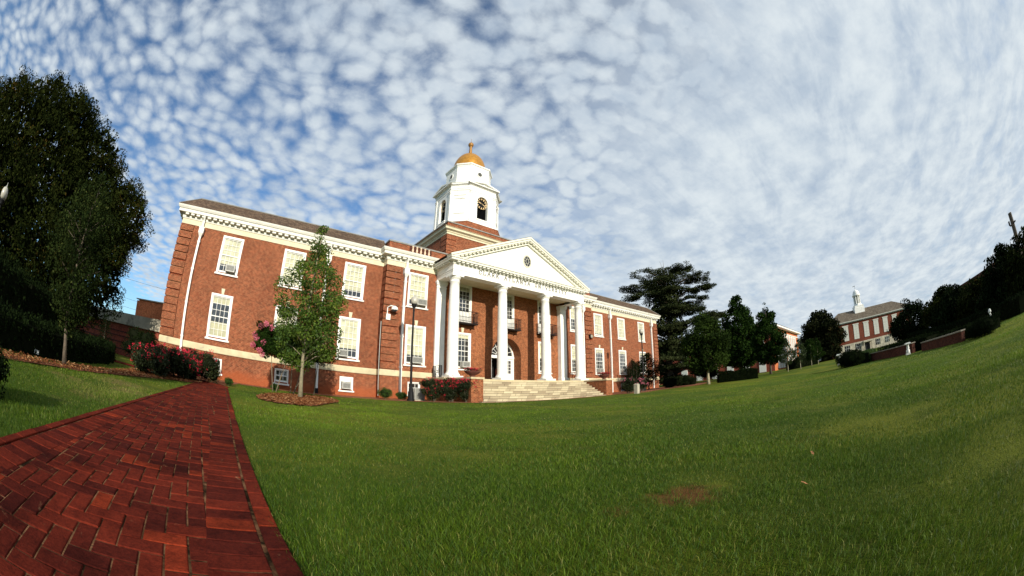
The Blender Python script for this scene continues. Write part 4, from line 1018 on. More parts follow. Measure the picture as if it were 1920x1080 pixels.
chips([(-24.6, -24), (-24.05, -24), (-23.75, -18), (-23.3, -14.5), (-22.8, -11.8), (-21.6, -8.6), (-25, -8.6), (-24.3, -11.5), (-24.0, -14), (-24.35, -18)], 5500, 4, 'loose reddish mulch chips along the strip left of the path')

# brick path: herringbone field, soldier edge and stretcher border, every brick bevelled
def path_w(y):   # left and right edges
    t = (y+23.2)/(-9.7+23.2); return (-20.93-.060*max(0, y+23.0)-.02*(y+23)*0, -19.05-.0975*(y+23.2))
rng = np.random.default_rng(12)
BV, BF, BA = [], [], []
def brickbox(cx, cy, lx, ly, ang, z, hgt_=.05, tone=None):
    g = .0085; lx -= g; ly -= g; b = .004; c, s = math.cos(ang), math.sin(ang)
    tilt = rng.normal(0, .008, 2); z = z+rng.normal(0, .0012)
    base = sum(len(v) for v in BV); V = []
    for q, zz in ((0, z-hgt_), (0, z-b), (b, z)):
        for a_, b_ in ((-1, -1), (1, -1), (1, 1), (-1, 1)):
            x = a_*(lx/2-q); y = b_*(ly/2-q); V.append((cx+x*c-y*s, cy+x*s+y*c, zz+x*tilt[0]+y*tilt[1]))
    BV.append(V)
    for L_ in (0, 4):
        for i in range(4): BF.append((base+L_+i, base+L_+(i+1) % 4, base+L_+4+(i+1) % 4, base+L_+4+i))
    BF.append((base+8, base+9, base+10, base+11)); t = rng.random() if tone is None else tone; BA.extend([t]*12)
aP = math.atan2(-.08, 1)   # path runs slightly west of north
ca, sa = math.cos(-aP*1.0), math.sin(-aP*1.0)
U = .110
ang0 = .15     # rotation (ccw) of the field
co_, si_ = math.cos(ang0), math.sin(ang0)
ox, oy = -19.9, -26.5
def inside(x, y, m=.0):
    if y < -26.4 or y > -8.3: return False
    l, r = path_w(y); return l+.24+m < x < r-.37-m
for i in range(-20, 20):
    for j in range(-4, 178):
        # herringbone on a unit grid
        k = (i-j) % 4
        if k == 0: cu, cv, lx, ly = i+1.0, j+.5, 2*U, U       # horizontal brick covers (i,j),(i+1,j)
        elif k == 3: cu, cv, lx, ly = i+.5, j+1.0, U, 2*U     # vertical covers (i,j),(i,j+1)
        else: continue
        cells = [(i+.5, j+.5), (i+1.5, j+.5)] if k == 0 else [(i+.5, j+.5), (i+.5, j+1.5)]
        W_ = [(ox+a*U*co_-b*U*si_, oy+a*U*si_+b*U*co_) for a, b in cells]; ok = [inside(x, y, .035) for x, y in W_]
        if all(ok): brickbox((W_[0][0]+W_[1][0])/2, (W_[0][1]+W_[1][1])/2, lx, ly, ang0, .022)
        else:
            for (x, y), o_ in zip(W_, ok):
                if o_ or inside(x, y, -.02): brickbox(x, y, U*.97, U*.97, ang0, .0205)
# right edge: soldier course + outer stretcher; left edge the same, narrower
y = -26.4
while y < -8.4:
    l, r = path_w(y); aR = math.atan(.0975)
    brickbox(r-.25, y, .266, .133, aR, .0235); brickbox(l+.12, y, .26, .133, math.atan(.06 if y > -23 else 0), .0225); y += .134
y = -26.4
while y < -8.4:
    l, r = path_w(y); brickbox(r-.052, y, .105, .266, math.atan(.0975), .032); brickbox(l-.065, y, .09, .266, math.atan(.06 if y > -23 else 0), .030); y += .268
# cross path turning west in front of the wing
for i in range(0, 64):
    for j in range(0, 17):
        x = -19.9-i*.205-(.1 if j % 2 else 0); y = -8.25+j*.103
        if x > -20.45-.04*j: continue
        brickbox(x, y, .205, .102, 0, .022)
def paver_mat():
    m = bpy.data.materials.new('path_brick'); m.use_nodes = True; N = NT(m.node_tree)
    p = N.n('ShaderNodeBsdfPrincipled', ins={'Roughness': .95, 'Specular IOR Level': .05}); o = N.n('ShaderNodeOutputMaterial'); m.node_tree.links.new(p.outputs[0], o.inputs[0])
    ob = N.n('ShaderNodeTexCoord').outputs['Object']; a = N.n('ShaderNodeAttribute', attribute_name='lv').outputs[2]
    c = N.mix(N.ramp(a, 0, .8), (.098, .0150, .0092), (.195, .0265, .0125)); c = N.mix(N.ramp(a, .90, .97), c, (.32, .042, .015))
    c = N.mix(N.ramp(N.noise(ob, 2.2, 5.0, .65), .45, .7, 0, .7), c, N.mix(1.0, c, (.42, .45, .5), 'MULTIPLY'))
    c = N.mix(N.ramp(N.noise(ob, 22, 8.0, .75), .42, .68, 0, .8), c, N.mix(1.0, c, (.50, .52, .60), 'MULTIPLY'))
    c = N.mix(N.ramp(N.noise(ob, 70, 6.0, .8), .40, .62, 0, .6), c, N.mix(1.0, c, (.55, .55, .6), 'MULTIPLY'))
    c = N.mix(N.ramp(N.noise(ob, .9, 5.0, .6), .42, .62, 0, .6), c, N.mix(1.0, c, (.50, .52, .56), 'MULTIPLY'))
    c = N.mix(N.ramp(N.noise(ob, 6.5, 7.0, .75, .5), .62, .71, 0, .65), c, (.25, .125, .065))
    N.set(p, 'Base Color', c)
    b = N.n('ShaderNodeBump', ins={'Strength': .9, 'Distance': .010, 'Height': N.noise(ob, 60, 6.0, .75)}); N.set(p, 'Normal', b.outputs[0]); return m
me = raw_mesh('path', np.array([p for v in BV for p in v]), np.array(BF), paver_mat(), uv=False, attr=np.array(BA))
pth = bpy.data.objects.new('path', me); COL.objects.link(pth); tag(pth, kind='structure')
lp = [path_w(y)[0]-.10 for y in (-27, -8.2)]; rp = [path_w(y)[1]+.0 for y in (-27, -8.2)]
SAND = mat('joint_sand', (.17, .085, .042), 1.0, .6, 5.0, .5, 60, dirt=((.018, .012, .007), 5.5, .44), spec=0.0)
sheet('path_bed', [(lp[0], -27), (rp[0]-.02, -27), (rp[1]-.02, -8.2), (-20.9, -6.5), (-34, -6.5), (-34, -8.3), (lp[1], -8.3), (-21.02, -23)], SAND, .0165, 1.0)

# grass blades
def gnoise(x, y, s, seed):
    r = np.random.default_rng(seed); v = 0
    for k in range(5):
        a = r.random()*2*PI; f = s*(.6+r.random()*1.4); v = v+np.sin((x*math.cos(a)+y*math.sin(a))*f+r.random()*6.3)
    return v/5
MUL = [(-16.9, -9.6, 1.7, 4.2)]
def grass(name, r0, r1, dens, hh, wd, seed, segs=2):
    rng = np.random.default_rng(seed); n = int((r1**2-r0**2)*PI*(215/360.)*dens)
    rr = np.sqrt(rng.uniform(r0**2, r1**2, n)); a = np.radians(rng.uniform(-66, 149, n))
    x = CAM[0]+rr*np.sin(a); y = CAM[1]+rr*np.cos(a)
    pl = -20.93-.060*np.maximum(0, y+23.0)-.11; pr_ = -19.05-.0975*(y+23.2)+.012
    pl = pl+.02-.04*rng.random(n)+.02*gnoise(x, y, 9, 3); pr_ = pr_-.012+.03*gnoise(x, y, 9, 2)-.03*(rng.random(n) < .25)
    keep = ~((x > pl) & (x < pr_) & (y < -6.2))
    keep &= ~((x < -20.3) & (y > -8.6))
    keep &= ~(x < -25.3)
    ms = -24.2+.14*np.maximum(0, y+19.5); keep &= ~((np.abs(x-ms) < .27+.05*gnoise(x, y, 3, 4)) & (y < -11))
    keep &= ~((x < -20.2) & (y > -11.5+(x+22)*(-1.5)))
    keep &= ((x+17.35)/1.42)**2+((y+9.7)/3.75)**2 > 1
    keep &= ~((y > -2.4) | ((x > -12.2) & (y > -4.0-(x+12.2)*.46)))
    g = gnoise(x, y, 1.6, 5)+.6*gnoise(x, y, 5.0, 6)
    bare = np.zeros(n, bool)
    for cx, cy, cr in ((-16.9, -23.55, .20), (-16.6, -23.7, .1)): bare |= (np.hypot(x-cx, y-cy) < cr*(1+.9*gnoise(x, y, 22, 9))) & (rng.random(n) < .80)
    keep &= ~bare; keep &= rng.random(n) < np.clip(.72+g*.4, .3, 1)
    x, y, g, rr = x[keep], y[keep], g[keep], rr[keep]; n = len(x)
    strip = np.clip(1-(x-(-19.05-.0975*(y+23.2)))/.25, 0, 1)*(x > -20)
    h = hh*rng.uniform(.45, 1.35, n)*np.clip(1+g*.55, .4, 1.7)*(1+.25*strip); w = wd*rng.uniform(.7, 1.3, n)
    th = rng.random(n)*2*PI; lean = rng.uniform(.1, .95, n)*h; la = rng.random(n)*2*PI
    dx, dy = np.cos(th)*w/2, np.sin(th)*w/2; lx, ly = np.cos(la)*lean, np.sin(la)*lean; z = hgt(x, y)-.004
    P = [np.stack([x-dx, y-dy, z], -1), np.stack([x+dx, y+dy, z], -1), np.stack([x+dx*.8+lx*.35, y+dy*.8+ly*.35, z+h*.6], -1), np.stack([x-dx*.8+lx*.35, y-dy*.8+ly*.35, z+h*.6], -1), np.stack([x+lx, y+ly, z+h*.95], -1)]
    V = np.stack(P, 1).reshape(-1, 3); b = np.arange(n)*5
    q = np.stack([b, b+1, b+2, b+3], -1); t = np.stack([b+3, b+2, b+4], -1)
    li = np.concatenate([q.ravel(), t.ravel()]).astype(np.int32); ls = np.concatenate([np.arange(n)*4, n*4+np.arange(n)*3]).astype(np.int32)
    me = bpy.data.meshes.new(name); me.vertices.add(len(V)); me.vertices.foreach_set('co', V.astype(np.float32).ravel())
    me.loops.add(len(li)); me.loops.foreach_set('vertex_index', li); me.polygons.add(2*n); me.polygons.foreach_set('loop_start', ls); me.update(calc_edges=True)
    big_ = gnoise(x, y, .35, 31); lv = np.clip(.38+.24*g+.30*big_+rng.normal(0, .2, n), 0, .84); dry = np.clip(1-np.hypot((x+22.1)/1.1, (y+17.8)/2.2), 0, 1); yel = rng.random(n) < .045+.06*(g < -.4)+.55*dry; lv = np.where(yel, rng.uniform(.9, 1, n), lv)
    at = me.attributes.new('lv', 'FLOAT', 'POINT'); at.data.foreach_set('value', np.repeat(lv, 5).astype(np.float32)); me.materials.append(GRASSM)
    o = bpy.data.objects.new(name, me); COL.objects.link(o); tag(o, 'green lawn grass with scattered dry blades between path and hall', 'grass', kind='stuff'); return o
GRASSM = leaf_mat('grass_blade', (.026, .070, .004), (.155, .238, .012), (.27, .27, .06), .35, .55)
grass('grass', .8, 3.4, 12500, .036, .0023, 1)
grass('grass', 3.4, 7.0, 3900, .035, .0042, 2)
grass('grass', 7.0, 14.0, 850, .032, .0085, 3)
grass('grass', 14.0, 34.0, 110, .034, .020, 4)

def fallen_leaf(x, y, s, a, label):
    z = H(x, y)+.055; m = MB(); n = 10; V = []
    for i in range(n):
        t = 2*PI*i/n; q = s*(.5+.5*abs(math.cos(t)))*(1 if i % 2 else .75); px_, py_ = q*math.cos(t), q*.6*math.sin(t)
        V.append((x+px_*math.cos(a)-py_*math.sin(a), y+px_*math.sin(a)+py_*math.cos(a), z+.25*abs(py_)+.01*math.cos(t)))
    m.add(V+[(x, y, z)], [(i, (i+1) % n, n) for i in range(n)])
    tag(m.build('fallen_leaf', mat('dry_leaf', (.26, .11, .035), .7, .3, 30), None), label, 'leaf')
fallen_leaf(-16.0, -24.33, .035, .5, 'curled tan leaf lying on the grass right of the bare reddish patch')
fallen_leaf(-16.83, -24.35, .03, 1.5, 'small reddish leaf lying in the grass nearer than the bare reddish patch')

# ================================================================== planting
def bush(name, label, c, clumps, n, size, m, seed, group=None, cat='shrub', flowers=None, fn=0, fsize=.07, asp=.6, stems=3):
    """c=(x,y); clumps list of (dx,dy,z,rx,ry,rz)"""
    x, y = c; z = H(x, y); t = thing(name, (x, y, z), label, cat, group)
    C_ = np.array([(x+a, y+b, z+cz) for a, b, cz, *_ in clumps]); Rr = np.array([q[3:] for q in clumps])
    rng = np.random.default_rng(seed)
    mb = MB()
    for i in range(min(len(C_), 8)): mb.tube([(x+(C_[i][0]-x)*.4, y+(C_[i][1]-y)*.4, z-.02), tuple(C_[i])], .025, 5, .01)
    mb.build('stem', BARK, t)
    cm = MB()
    for (a_, b_, z_), (ra, rb, rc) in zip(C_, Rr):
        for i0, (q0, h0) in enumerate(((0, -1), (.7, -.7), (1, 0), (.7, .7))):
            q1, h1 = ((.7, -.7), (1, 0), (.7, .7), (0, 1))[i0]
            for k in range(8):
                A0, A1 = 2*PI*k/8, 2*PI*(k+1)/8; f_ = .68
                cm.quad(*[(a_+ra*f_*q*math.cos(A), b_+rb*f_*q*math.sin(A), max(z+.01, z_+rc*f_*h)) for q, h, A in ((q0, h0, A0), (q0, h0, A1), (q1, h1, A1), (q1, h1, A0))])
    cm.build('shade_core', mat('hedge_shade_core', (.008, .010, .005), 1.0, spec=0.0), t)  # near-black hull; shade between the leaves is put into its colour
    # secondary small clumps on the surfaces for an uneven outline
    k = len(C_)*9; idx = rng.integers(0, len(C_), k); d = rng.normal(size=(k, 3)); d /= np.linalg.norm(d, axis=1)[:, None]; d[:, 2] = np.abs(d[:, 2])*.9-.2*rng.random(k)
    c2 = C_[idx]+d*Rr[idx]*.86; r2_ = np.repeat((Rr[idx].min(1)*rng.uniform(.22, .38, k))[:, None], 3, 1)
    CC = np.vstack([C_, c2]); RR = np.vstack([Rr*.92, r2_]); CC[:, 2] = np.maximum(CC[:, 2], z+.05)
    leaf_obj('foliage', CC, RR, n, size, m, t, seed, asp=asp)
    if flowers:
        kk = fn; idx = rng.integers(0, len(c2), kk); sel = c2[idx]+rng.normal(size=(kk, 3))*.12
        sel = sel[sel[:, 2] > z+.22*C_[:, 2].max()-.1]; keep = rng.random(len(sel)) < np.clip((sel[:, 2]-z)/(C_[:, 2].max()-z+.35), .12, 1)**1.4
        sel = sel[keep]; leaf_obj('blossom', sel, np.full(len(sel), .07), len(sel)*9, fsize, flowers, t, seed+3)
    return t
def ell(n, rx, ry, h, r, seed):
    rg = random.Random(seed); o = []
    for i in range(n):
        a = 2*PI*rg.random(); q = math.sqrt(rg.random()); o.append((rx*q*math.cos(a), ry*q*math.sin(a), h*rg.uniform(.35, .78), r*rg.uniform(.8, 1.2), r*rg.uniform(.8, 1.2), r*rg.uniform(.8, 1.1)))
    return o
# roses by the end of the path
bush('rose_bush', 'dark rose bush thick with red blooms, leftmost at the far end of the brick path', (-23.3, -10.6), ell(18, .85, 1.2, .95, .45, 1), 15000, .075, L_ROSE, 11, 'red rose bushes', 'rose bush', F_RED, 420)
bush('rose_bush', 'dark rose bush with red blooms against the base of the corner downpipe', (-22.3, -6.6), ell(20, 1.0, 1.1, 1.2, .5, 2), 17000, .075, L_ROSE, 12, 'red rose bushes', 'rose bush', F_RED, 480)
bush('rose_bush', 'red-flowering rose bush in the middle of the row at the far end of the path', (-22.8, -8.6), ell(14, .9, 1.0, 1.0, .45, 7), 12000, .075, L_ROSE, 13, 'red rose bushes', 'rose bush', F_RED, 340)
for i, (x, y, lb) in enumerate(((-8.75, -4.3, 'rose bush with red blooms nearest the lamp post, left of the portico'), (-7.75, -4.75, 'middle rose bush of the three with red tops left of the steps'), (-6.95, -5.35, 'rose bush with red blooms right against the wall left of the steps'))):
    bush('rose_bush', lb, (x, y), ell(13, .42, .40, 1.5, .40, 20+i)+[(0, 0, .4, .5, .45, .42)], 11000, .065, L_ROSE, 21+i, 'red rose bushes', 'rose bush', F_RED, 330, .065)
bush('rose_bush', 'pinkish red rose bush right of the steps, in front of the wall pier', (8.1, -6.9), ell(9, .75, .55, 1.25, .45, 31), 6000, .08, L_ROSE, 31, 'red rose bushes', 'rose bush', F_PINK, 130, .07)
bush('rose_bush', 'sparse pink rose bush next to the pale stone post', (10.6, -6.6), ell(7, .7, .5, 1.1, .42, 33), 4500, .08, L_ROSE, 33, 'red rose bushes', 'rose bush', F_PINK, 110, .07)
t = thing('stone_post', (6.6, -8.6, H(6.6, -8.6)), 'short pale stone post in front of the roses right of the steps', 'post')
z = H(6.6, -8.6); MB().prism([(6.43, -8.77), (6.77, -8.77), (6.77, -8.43), (6.43, -8.43)], z-.05, z+.72).build('shaft', CONC, t)
MB().prism([(6.41, -8.79), (6.79, -8.79), (6.79, -8.41), (6.41, -8.41)], z+.722, z+.80, True, [(6.5, -8.7), (6.7, -8.7), (6.7, -8.5), (6.5, -8.5)]).build('cap', CONC, t)
for (x, y, r, h, lb, sd) in ((-20.6, -6.7, .24, .42, 'tiny clipped boxwood by the base wall right of the big roses', 1), (-18.15, -4.1, .24, .42, 'tiny clipped boxwood below the barred basement window', 2), (-11.25, -2.75, .50, .78, 'larger bright green clipped boxwood at the pavilion corner', 3), (-9.95, -2.35, .40, .55, 'low clipped boxwood between downpipe and lamp post', 4)):
    bush('boxwood', lb, (x, y), [(0, 0, h*.52, r*.95, r*.95, h*.46), (r*.15, 0, h*.4, r*.9, r*.9, h*.4)], 2600 if r < .3 else 5200, .035, L_BOX, 40+sd, 'clipped boxwood balls', 'shrub')
# young tree on the mulch circle
tree('young_tree', 'slim young tree with loose olive green crown on the round mulch bed', (-17.28, -9.01), 7.75, .085,
     [(1.35, .6), (1.9, 1.35), (2.9, 1.78), (3.7, 1.75), (4.5, 1.5), (5.3, 1.05), (6.1, .66), (6.9, .38), (7.7, .06)], 230, .30, 19500, .105, L_YOUNG, mat('young_bark', (.22, .19, .12), .95, .25, 10.0, .6, 30), 5, 'trees', 60, .012, .75, lean=(.22, .0))
# crape myrtle behind it
t = thing('crape_myrtle', (-18.0, -5.2, 0), 'dark multi-stemmed crape myrtle with pink blossom, close to the wall behind the young tree', 'tree', 'trees')
m = MB(); rg = random.Random(9)
tips = []
for bx0, tx, ty, tz in ((-18.3, -18.5, -5.3, 2.2), (-18.15, -17.4, -5.0, 2.3), (-17.35, -17.2, -5.3, 2.1), (-17.2, -16.6, -5.1, 2.2), (-17.25, -15.9, -4.9, 2.4), (-16.1, -15.9, -5.2, 2.0)):
    m.tube([(bx0, -5.2, -.05), ((bx0+tx)/2+rg.uniform(-.08, .08), -5.2, 1.1), (tx, ty, tz)], .032, 7, .015)
m.build('trunk', mat('myrtle_bark', (.20, .15, .10), .9, .2, 10), t, smooth=True)
C_ = []; 
for i in range(60):
    a = rg.random()*2*PI; q = math.sqrt(rg.random()); C_.append((-17.1+q*1.85*math.cos(a), -5.2+q*.9*math.sin(a), 1.8+rg.random()*1.2+.3*q))
leaf_obj('crown', C_, np.full(60, .45), 32000, .10, L_CRAPE, t, 50)
C2 = [(-18.85+rg.uniform(-.55, .8), -5.6+rg.uniform(-.35, .35), 1.7+rg.random()*1.5) for _ in range(34)]
leaf_obj('crown', C2, np.full(34, .20), 5200, .09, L_CRAPE, t, 51)
C3 = [(-19.2, -5.8, 3.05), (-18.9, -5.8, 3.2), (-19.45, -5.8, 2.6), (-19.35, -5.85, 2.45), (-18.6, -5.8, 3.05), (-19.5, -5.9, 2.1), (-19.15, -5.9, 1.9), (-19.0, -5.9, 1.7), (-18.95, -5.9, 2.3)]
leaf_obj('blossom', C3, np.full(9, .15), 1300, .06, F_PINK, t, 52)

# the big dark tree on the left and its neighbours
t = thing('oak_tree', (-38.0, -6.5, 0), 'huge dense dark broadleaf tree with brownish top filling the left edge', 'tree', 'trees')
rng = np.random.default_rng(3)
m, _ = trunk_mb((-38, -6.5, -.1), (-38, -6.5, 8), .55, .3, rng, .1, 12)
for a in range(9):
    an = a*.7; m.tube([(-38, -6.5, 2.2+a*.4), (-38+1.6*math.cos(an), -6.5+1.6*math.sin(an), 3.8+a*.25), (-38+3.4*math.cos(an), -6.5+3.4*math.sin(an), 5.2+a*.28)], .16, 7, .05)
m.build('trunk', BARK, t, smooth=True)
big = [(-41.0, -9.2, 4.5, 5.0), (-41, -9.5, 8.9, 3.4), (-36.5, -6.0, 4.5, 5.2), (-38.2, -6.8, 8.8, 4.2), (-34.6, -3.6, 7.6, 3.7), (-33.9, -3.2, 4.6, 3.7), (-38, -6.4, 11.2, 2.5), (-35.4, -4.3, 10.0, 2.7), (-41.5, -11, 9.7, 1.9), (-40.2, -8.2, 12.0, 1.6), (-32.3, -1.9, 8.0, 2.5), (-32.9, -2.2, 6.6, 2.5), (-45, -12, 5, 4.7), (-45.5, -12.5, 7.9, 3.0), (-35.2, -6.5, 2.6, 2.8), (-41, -12, 2.2, 3.0)]
big = [(x+.75, y+.7, z, r*1.05) for x, y, z, r in big]
bc = np.array([b[:3] for b in big]); br = np.array([b[3] for b in big])
cc, cr = [], []
for (x, y, z, r) in big:
    k = int(11*r*r); d = rng.normal(size=(k, 3)); d /= np.linalg.norm(d, axis=1)[:, None]; p = np.array([x, y, z])+d*r*rng.uniform(.82, 1.03, k)[:, None]
    ins_ = (np.linalg.norm(p[:, None]-bc[None], axis=2) < br[None]*.78).any(1); p = p[~ins_ & (p[:, 2] > .4)]
    cc.append(p); cr.append(rng.uniform(.45, .85, len(p)))
cc = np.vstack(cc); cr = np.concatenate(cr)
vis = (cc[:, 0]+38)*.75+(cc[:, 1]+6.5)*(-.66) > -4.5      # far side gets fewer leaves
leaf_obj('crown', cc[vis], np.stack([cr[vis], cr[vis], cr[vis]*.7], -1), 115000, .15, L_DARK, t, 60)
leaf_obj('crown', cc[~vis], np.stack([cr[~vis], cr[~vis], cr[~vis]*.7], -1), 9000, .34, L_DARK, t, 61)
leaf_obj('crown', bc, br*.84, 42000, .42, L_DARK, t, 62, shell=.8)
tree('small_tree', 'small dark leafy tree with pale trunk on the mulch strip before the huge tree', (-23.99, -17.14), 3.9, .055,
     [(.75, .25), (1.1, .62), (1.7, .90), (2.5, .98), (3.1, .8), (3.6, .4), (3.9, .1)], 120, .26, 13000, .062, leaf_mat('small_tree_foliage', (.005, .011, .003), (.024, .036, .008), (.05, .06, .015), .10, .95), BARK, 14, 'trees', 30, .01, .8)
tree('evergreen_shrub', 'small dark conical evergreen in front of the low brick building', (-28.6, -5.3), 1.95, .05, [(.1, .55), (.5, .66), (1.0, .6), (1.5, .4), (1.95, .08)], 60, .22, 3800, .06, L_HEDGE, BARK, 15, None, 4, .01, .9, cat='shrub', parts=('stem', 'foliage'))
bush('round_shrub', 'dark round shrub cut by the left picture edge beside the path', (-21.98, -22.0), [(0, 0, .20, .27, .27, .26), (-.12, -.05, .2, .28, .3, .26)], 4200, .035, L_HEDGE, 70)
def hedge(name, label, pts, wd, h, n, size, m, seed, group='clipped dark hedges', zt=None, cat='hedge', lump=.05):
    x, y = pts[0]; z = H(x, y); t = thing(name, (x, y, z), label, cat, group); rng = np.random.default_rng(seed)
    P, Nn = [], []
    seg = [math.hypot(b[0]-a[0], b[1]-a[1]) for a, b in zip(pts[:-1], pts[1:])]; tot = sum(seg)
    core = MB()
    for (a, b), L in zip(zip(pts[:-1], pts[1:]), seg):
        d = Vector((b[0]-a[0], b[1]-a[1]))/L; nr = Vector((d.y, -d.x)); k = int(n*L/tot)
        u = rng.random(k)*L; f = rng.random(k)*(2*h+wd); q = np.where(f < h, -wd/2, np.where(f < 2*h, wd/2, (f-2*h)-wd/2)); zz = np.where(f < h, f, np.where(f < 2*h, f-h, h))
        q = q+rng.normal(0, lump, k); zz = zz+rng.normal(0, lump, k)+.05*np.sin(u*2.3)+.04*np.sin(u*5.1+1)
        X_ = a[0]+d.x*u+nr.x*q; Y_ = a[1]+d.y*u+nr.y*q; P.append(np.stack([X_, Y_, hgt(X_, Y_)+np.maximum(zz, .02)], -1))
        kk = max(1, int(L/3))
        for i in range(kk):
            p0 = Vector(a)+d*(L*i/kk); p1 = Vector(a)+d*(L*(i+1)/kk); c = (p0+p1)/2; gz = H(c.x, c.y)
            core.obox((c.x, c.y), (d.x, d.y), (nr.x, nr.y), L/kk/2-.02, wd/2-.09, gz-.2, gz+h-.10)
    core.build('shade_core', mat('hedge_shade_core', (.008, .010, .005), 1.0), t)  # near-black box core paints the shade inside the hedge
    P = np.vstack(P); leaf_obj('foliage', P, np.full(len(P), size*.6), len(P)*3, size, m, t, seed); return t
hedge('hedge', 'long low dark hedge under the huge tree behind the mulch strip', [(-26.4, -30), (-25.6, -20), (-25.3, -16), (-25.9, -11.5), (-27.5, -7.5), (-30, -4.5)], 1.3, .62, 7000, .085, L_HEDGE, 80)
hedge('hedge', 'tall black-green hedge mass behind the low hedge under the huge tree', [(-31, -26), (-30.2, -19), (-30, -13.5), (-31.5, -9)], 2.4, 1.75, 7000, .12, L_HEDGE, 81, lump=.18)
for (x, y, lb, sd) in ((-33.5, -4.0, 'dark shrub left of the conical evergreen before the low brick building', 3), (-26.9, -3.3, 'dark bushy shrub at the hall corner behind the roses', 4), (-30.6, -3.2, 'dark shrub behind the conical evergreen', 5)):
    bush('dark_shrub', lb, (x, y), ell(9, 1.1, .8, .75 if sd != 4 else 1.9, .42 if sd != 4 else .62, sd), 4800, .09, L_HEDGE, 84+sd, 'dark shrubs before the low brick building')
t = thing('marker_sign', (-24.75, -17.5, 0), 'tiny white marker sign low in the grass before the hedge', 'sign')
MB().box(-24.84, -24.68, -17.5, -17.485, .05, .13).build('plate', WHITE, t); MB().box(-24.77, -24.75, -17.485, -17.475, -.05, .12).build('stake', IRON, t)

# cedar: tiers of flat needle pads
t = thing('cedar_tree', (32.9, 1.2, H(32.9, 1.2)), 'large dark cedar with flat layered branches beyond the right end of the hall', 'tree', 'trees')
rng = np.random.default_rng(21); cx, cy, cz = 32.9, 1.2, H(32.9, 1.2)
m, _ = trunk_mb((cx, cy, cz-.1), (cx+.3, cy, cz+18.2), .62, .10, rng, .12, 12, 10); pc, pr2 = [], []
tiers = [(2.8, 4.5, 6), (4.2, 6.0, 7), (5.8, 6.8, 8), (7.4, 7.4, 8), (9.0, 7.8, 8), (10.6, 7.3, 8), (12.0, 8.0, 9), (13.4, 7.2, 9), (14.8, 7.6, 9), (16.2, 6.6, 9), (17.3, 5.2, 8), (18.3, 3.4, 7), (19.0, 1.6, 4)]
LOB = [(-60, 520, 38), (-45, 545, 45), (-75, 562, 22), (-30, 508, 32), (5, 500, 26), (38, 499, 24), (18, 516, 42), (58, 520, 26), (72, 541, 24), (28, 541, 42), (-20, 530, 40), (60, 558, 30), (-66, 582, 30), (-30, 576, 40), (10, 570, 45), (40, 582, 32), (92, 591, 22), (66, 601, 30), (20, 602, 48), (-22, 611, 42), (58, 626, 36), (0, 634, 46), (38, 650, 42), (-10, 664, 42), (28, 680, 42), (-32, 640, 32), (-26, 686, 28), (52, 672, 28), (0, 700, 30), (-68, 612, 24), (-55, 640, 32), (-50, 668, 32), (74, 645, 28), (82, 672, 26)]
for lx_, ly_, hw in LOB:
    u_ = lx_*.083; zc = cz+(718-ly_)*.0835; w_ = hw*.083
    for rep in range(3):
        dep = rng.uniform(-1, 1)*(2.2+.25*w_)*(1 if rep else .5); uu = u_+rng.normal(0, .25)*w_; z_c = zc-.25+rng.normal(0, .22)
        c = Vector((cx+.44*uu-.898*dep*-1*.0+.898*dep*.0, cy, z_c)); c.x = cx+.44*uu+.898*dep; c.y = cy-.898*uu+.44*dep
        p0 = Vector((cx, cy, max(cz+1.5, z_c-1.3-.12*abs(uu)))); md = p0.lerp(c, .55)+Vector((0, 0, .45)); m.tube([p0, md, c], [.13, .08, .03], 6)
        for q in range(15):
            a = rng.random()*2*PI; rr = math.sqrt(rng.random())*w_*.95; drop = -.16*rr
            pc.append((c.x+rr*math.cos(a), c.y+rr*math.sin(a), c.z+drop+rng.normal(0, .10))); s_2 = rng.uniform(.55, 1.0)*(.5+.16*w_); pr2.append((s_2, s_2, .15+.12*rng.random()))
m.tube([(cx+.3, cy, cz+18), (cx+.5, cy, cz+20.0)], .05, 5, .01).tube([(cx+.2, cy, cz+18), (cx-.4, cy+.2, cz+19.6)], .04, 5, .01).tube([(cx+.5, cy, cz+18), (cx+1.6, cy-.2, cz+19.3)], .035, 5, .01)
m.build('trunk', BARK, t, smooth=True)
leaf_obj('crown', pc, pr2, 150000, .27, L_CEDAR, t, 22, shell=.4, asp=.34, flat=.5)
ip = np.array([(z_*.93, r_*.40) for z_, r_, _ in tiers]); C_, R_ = profile_clumps(cx, cy, [(cz+a, b) for a, b in ip], 90, 1.3, rng, .5)
leaf_obj('crown', C_, R_, 12000, .5, L_CEDAR, t, 23, asp=.4, flat=.3)

# trees along the right
LARCH = L_MID
tree('broadleaf_tree', 'dark bushy tree with pale trunk at the left end of the long hedge', (17.6, -10.7), 7.4, .16, [(1.5, 1.4), (2.2, 2.7), (3.4, 3.1), (4.8, 2.7), (6.0, 1.8), (7.0, .8), (7.4, .1)], 170, .62, 20000, .24, leaf_mat('bushy_foliage', (.008, .016, .004), (.030, .052, .008), None, .15, .9), BARKL, 31, 'trees', 20, .03)
tree('conical_tree', 'tallest dark conical tree right of the cedar, above the hedge', (38.9, -8.6), 13.2, .25, [(1.8, 2.2), (3.0, 4.2), (5.0, 4.4), (7.0, 3.7), (9.0, 2.9), (11, 1.6), (12.4, .8), (13.2, .15)], 210, .8, 26000, .36, L_CRAPE, BARK, 32, 'trees', 14, .04)
tree('conical_tree', 'second conical tree, shorter, right against the tallest one beside the white striped facade', (29.2, -15.4), 9.0, .15, [(1.5, 1.2), (2.4, 2.2), (4.0, 2.4), (5.8, 2.0), (7.4, 1.1), (8.5, .4), (9.0, .1)], 150, .55, 17000, .28, L_CRAPE, BARK, 33, 'trees', 14, .03)
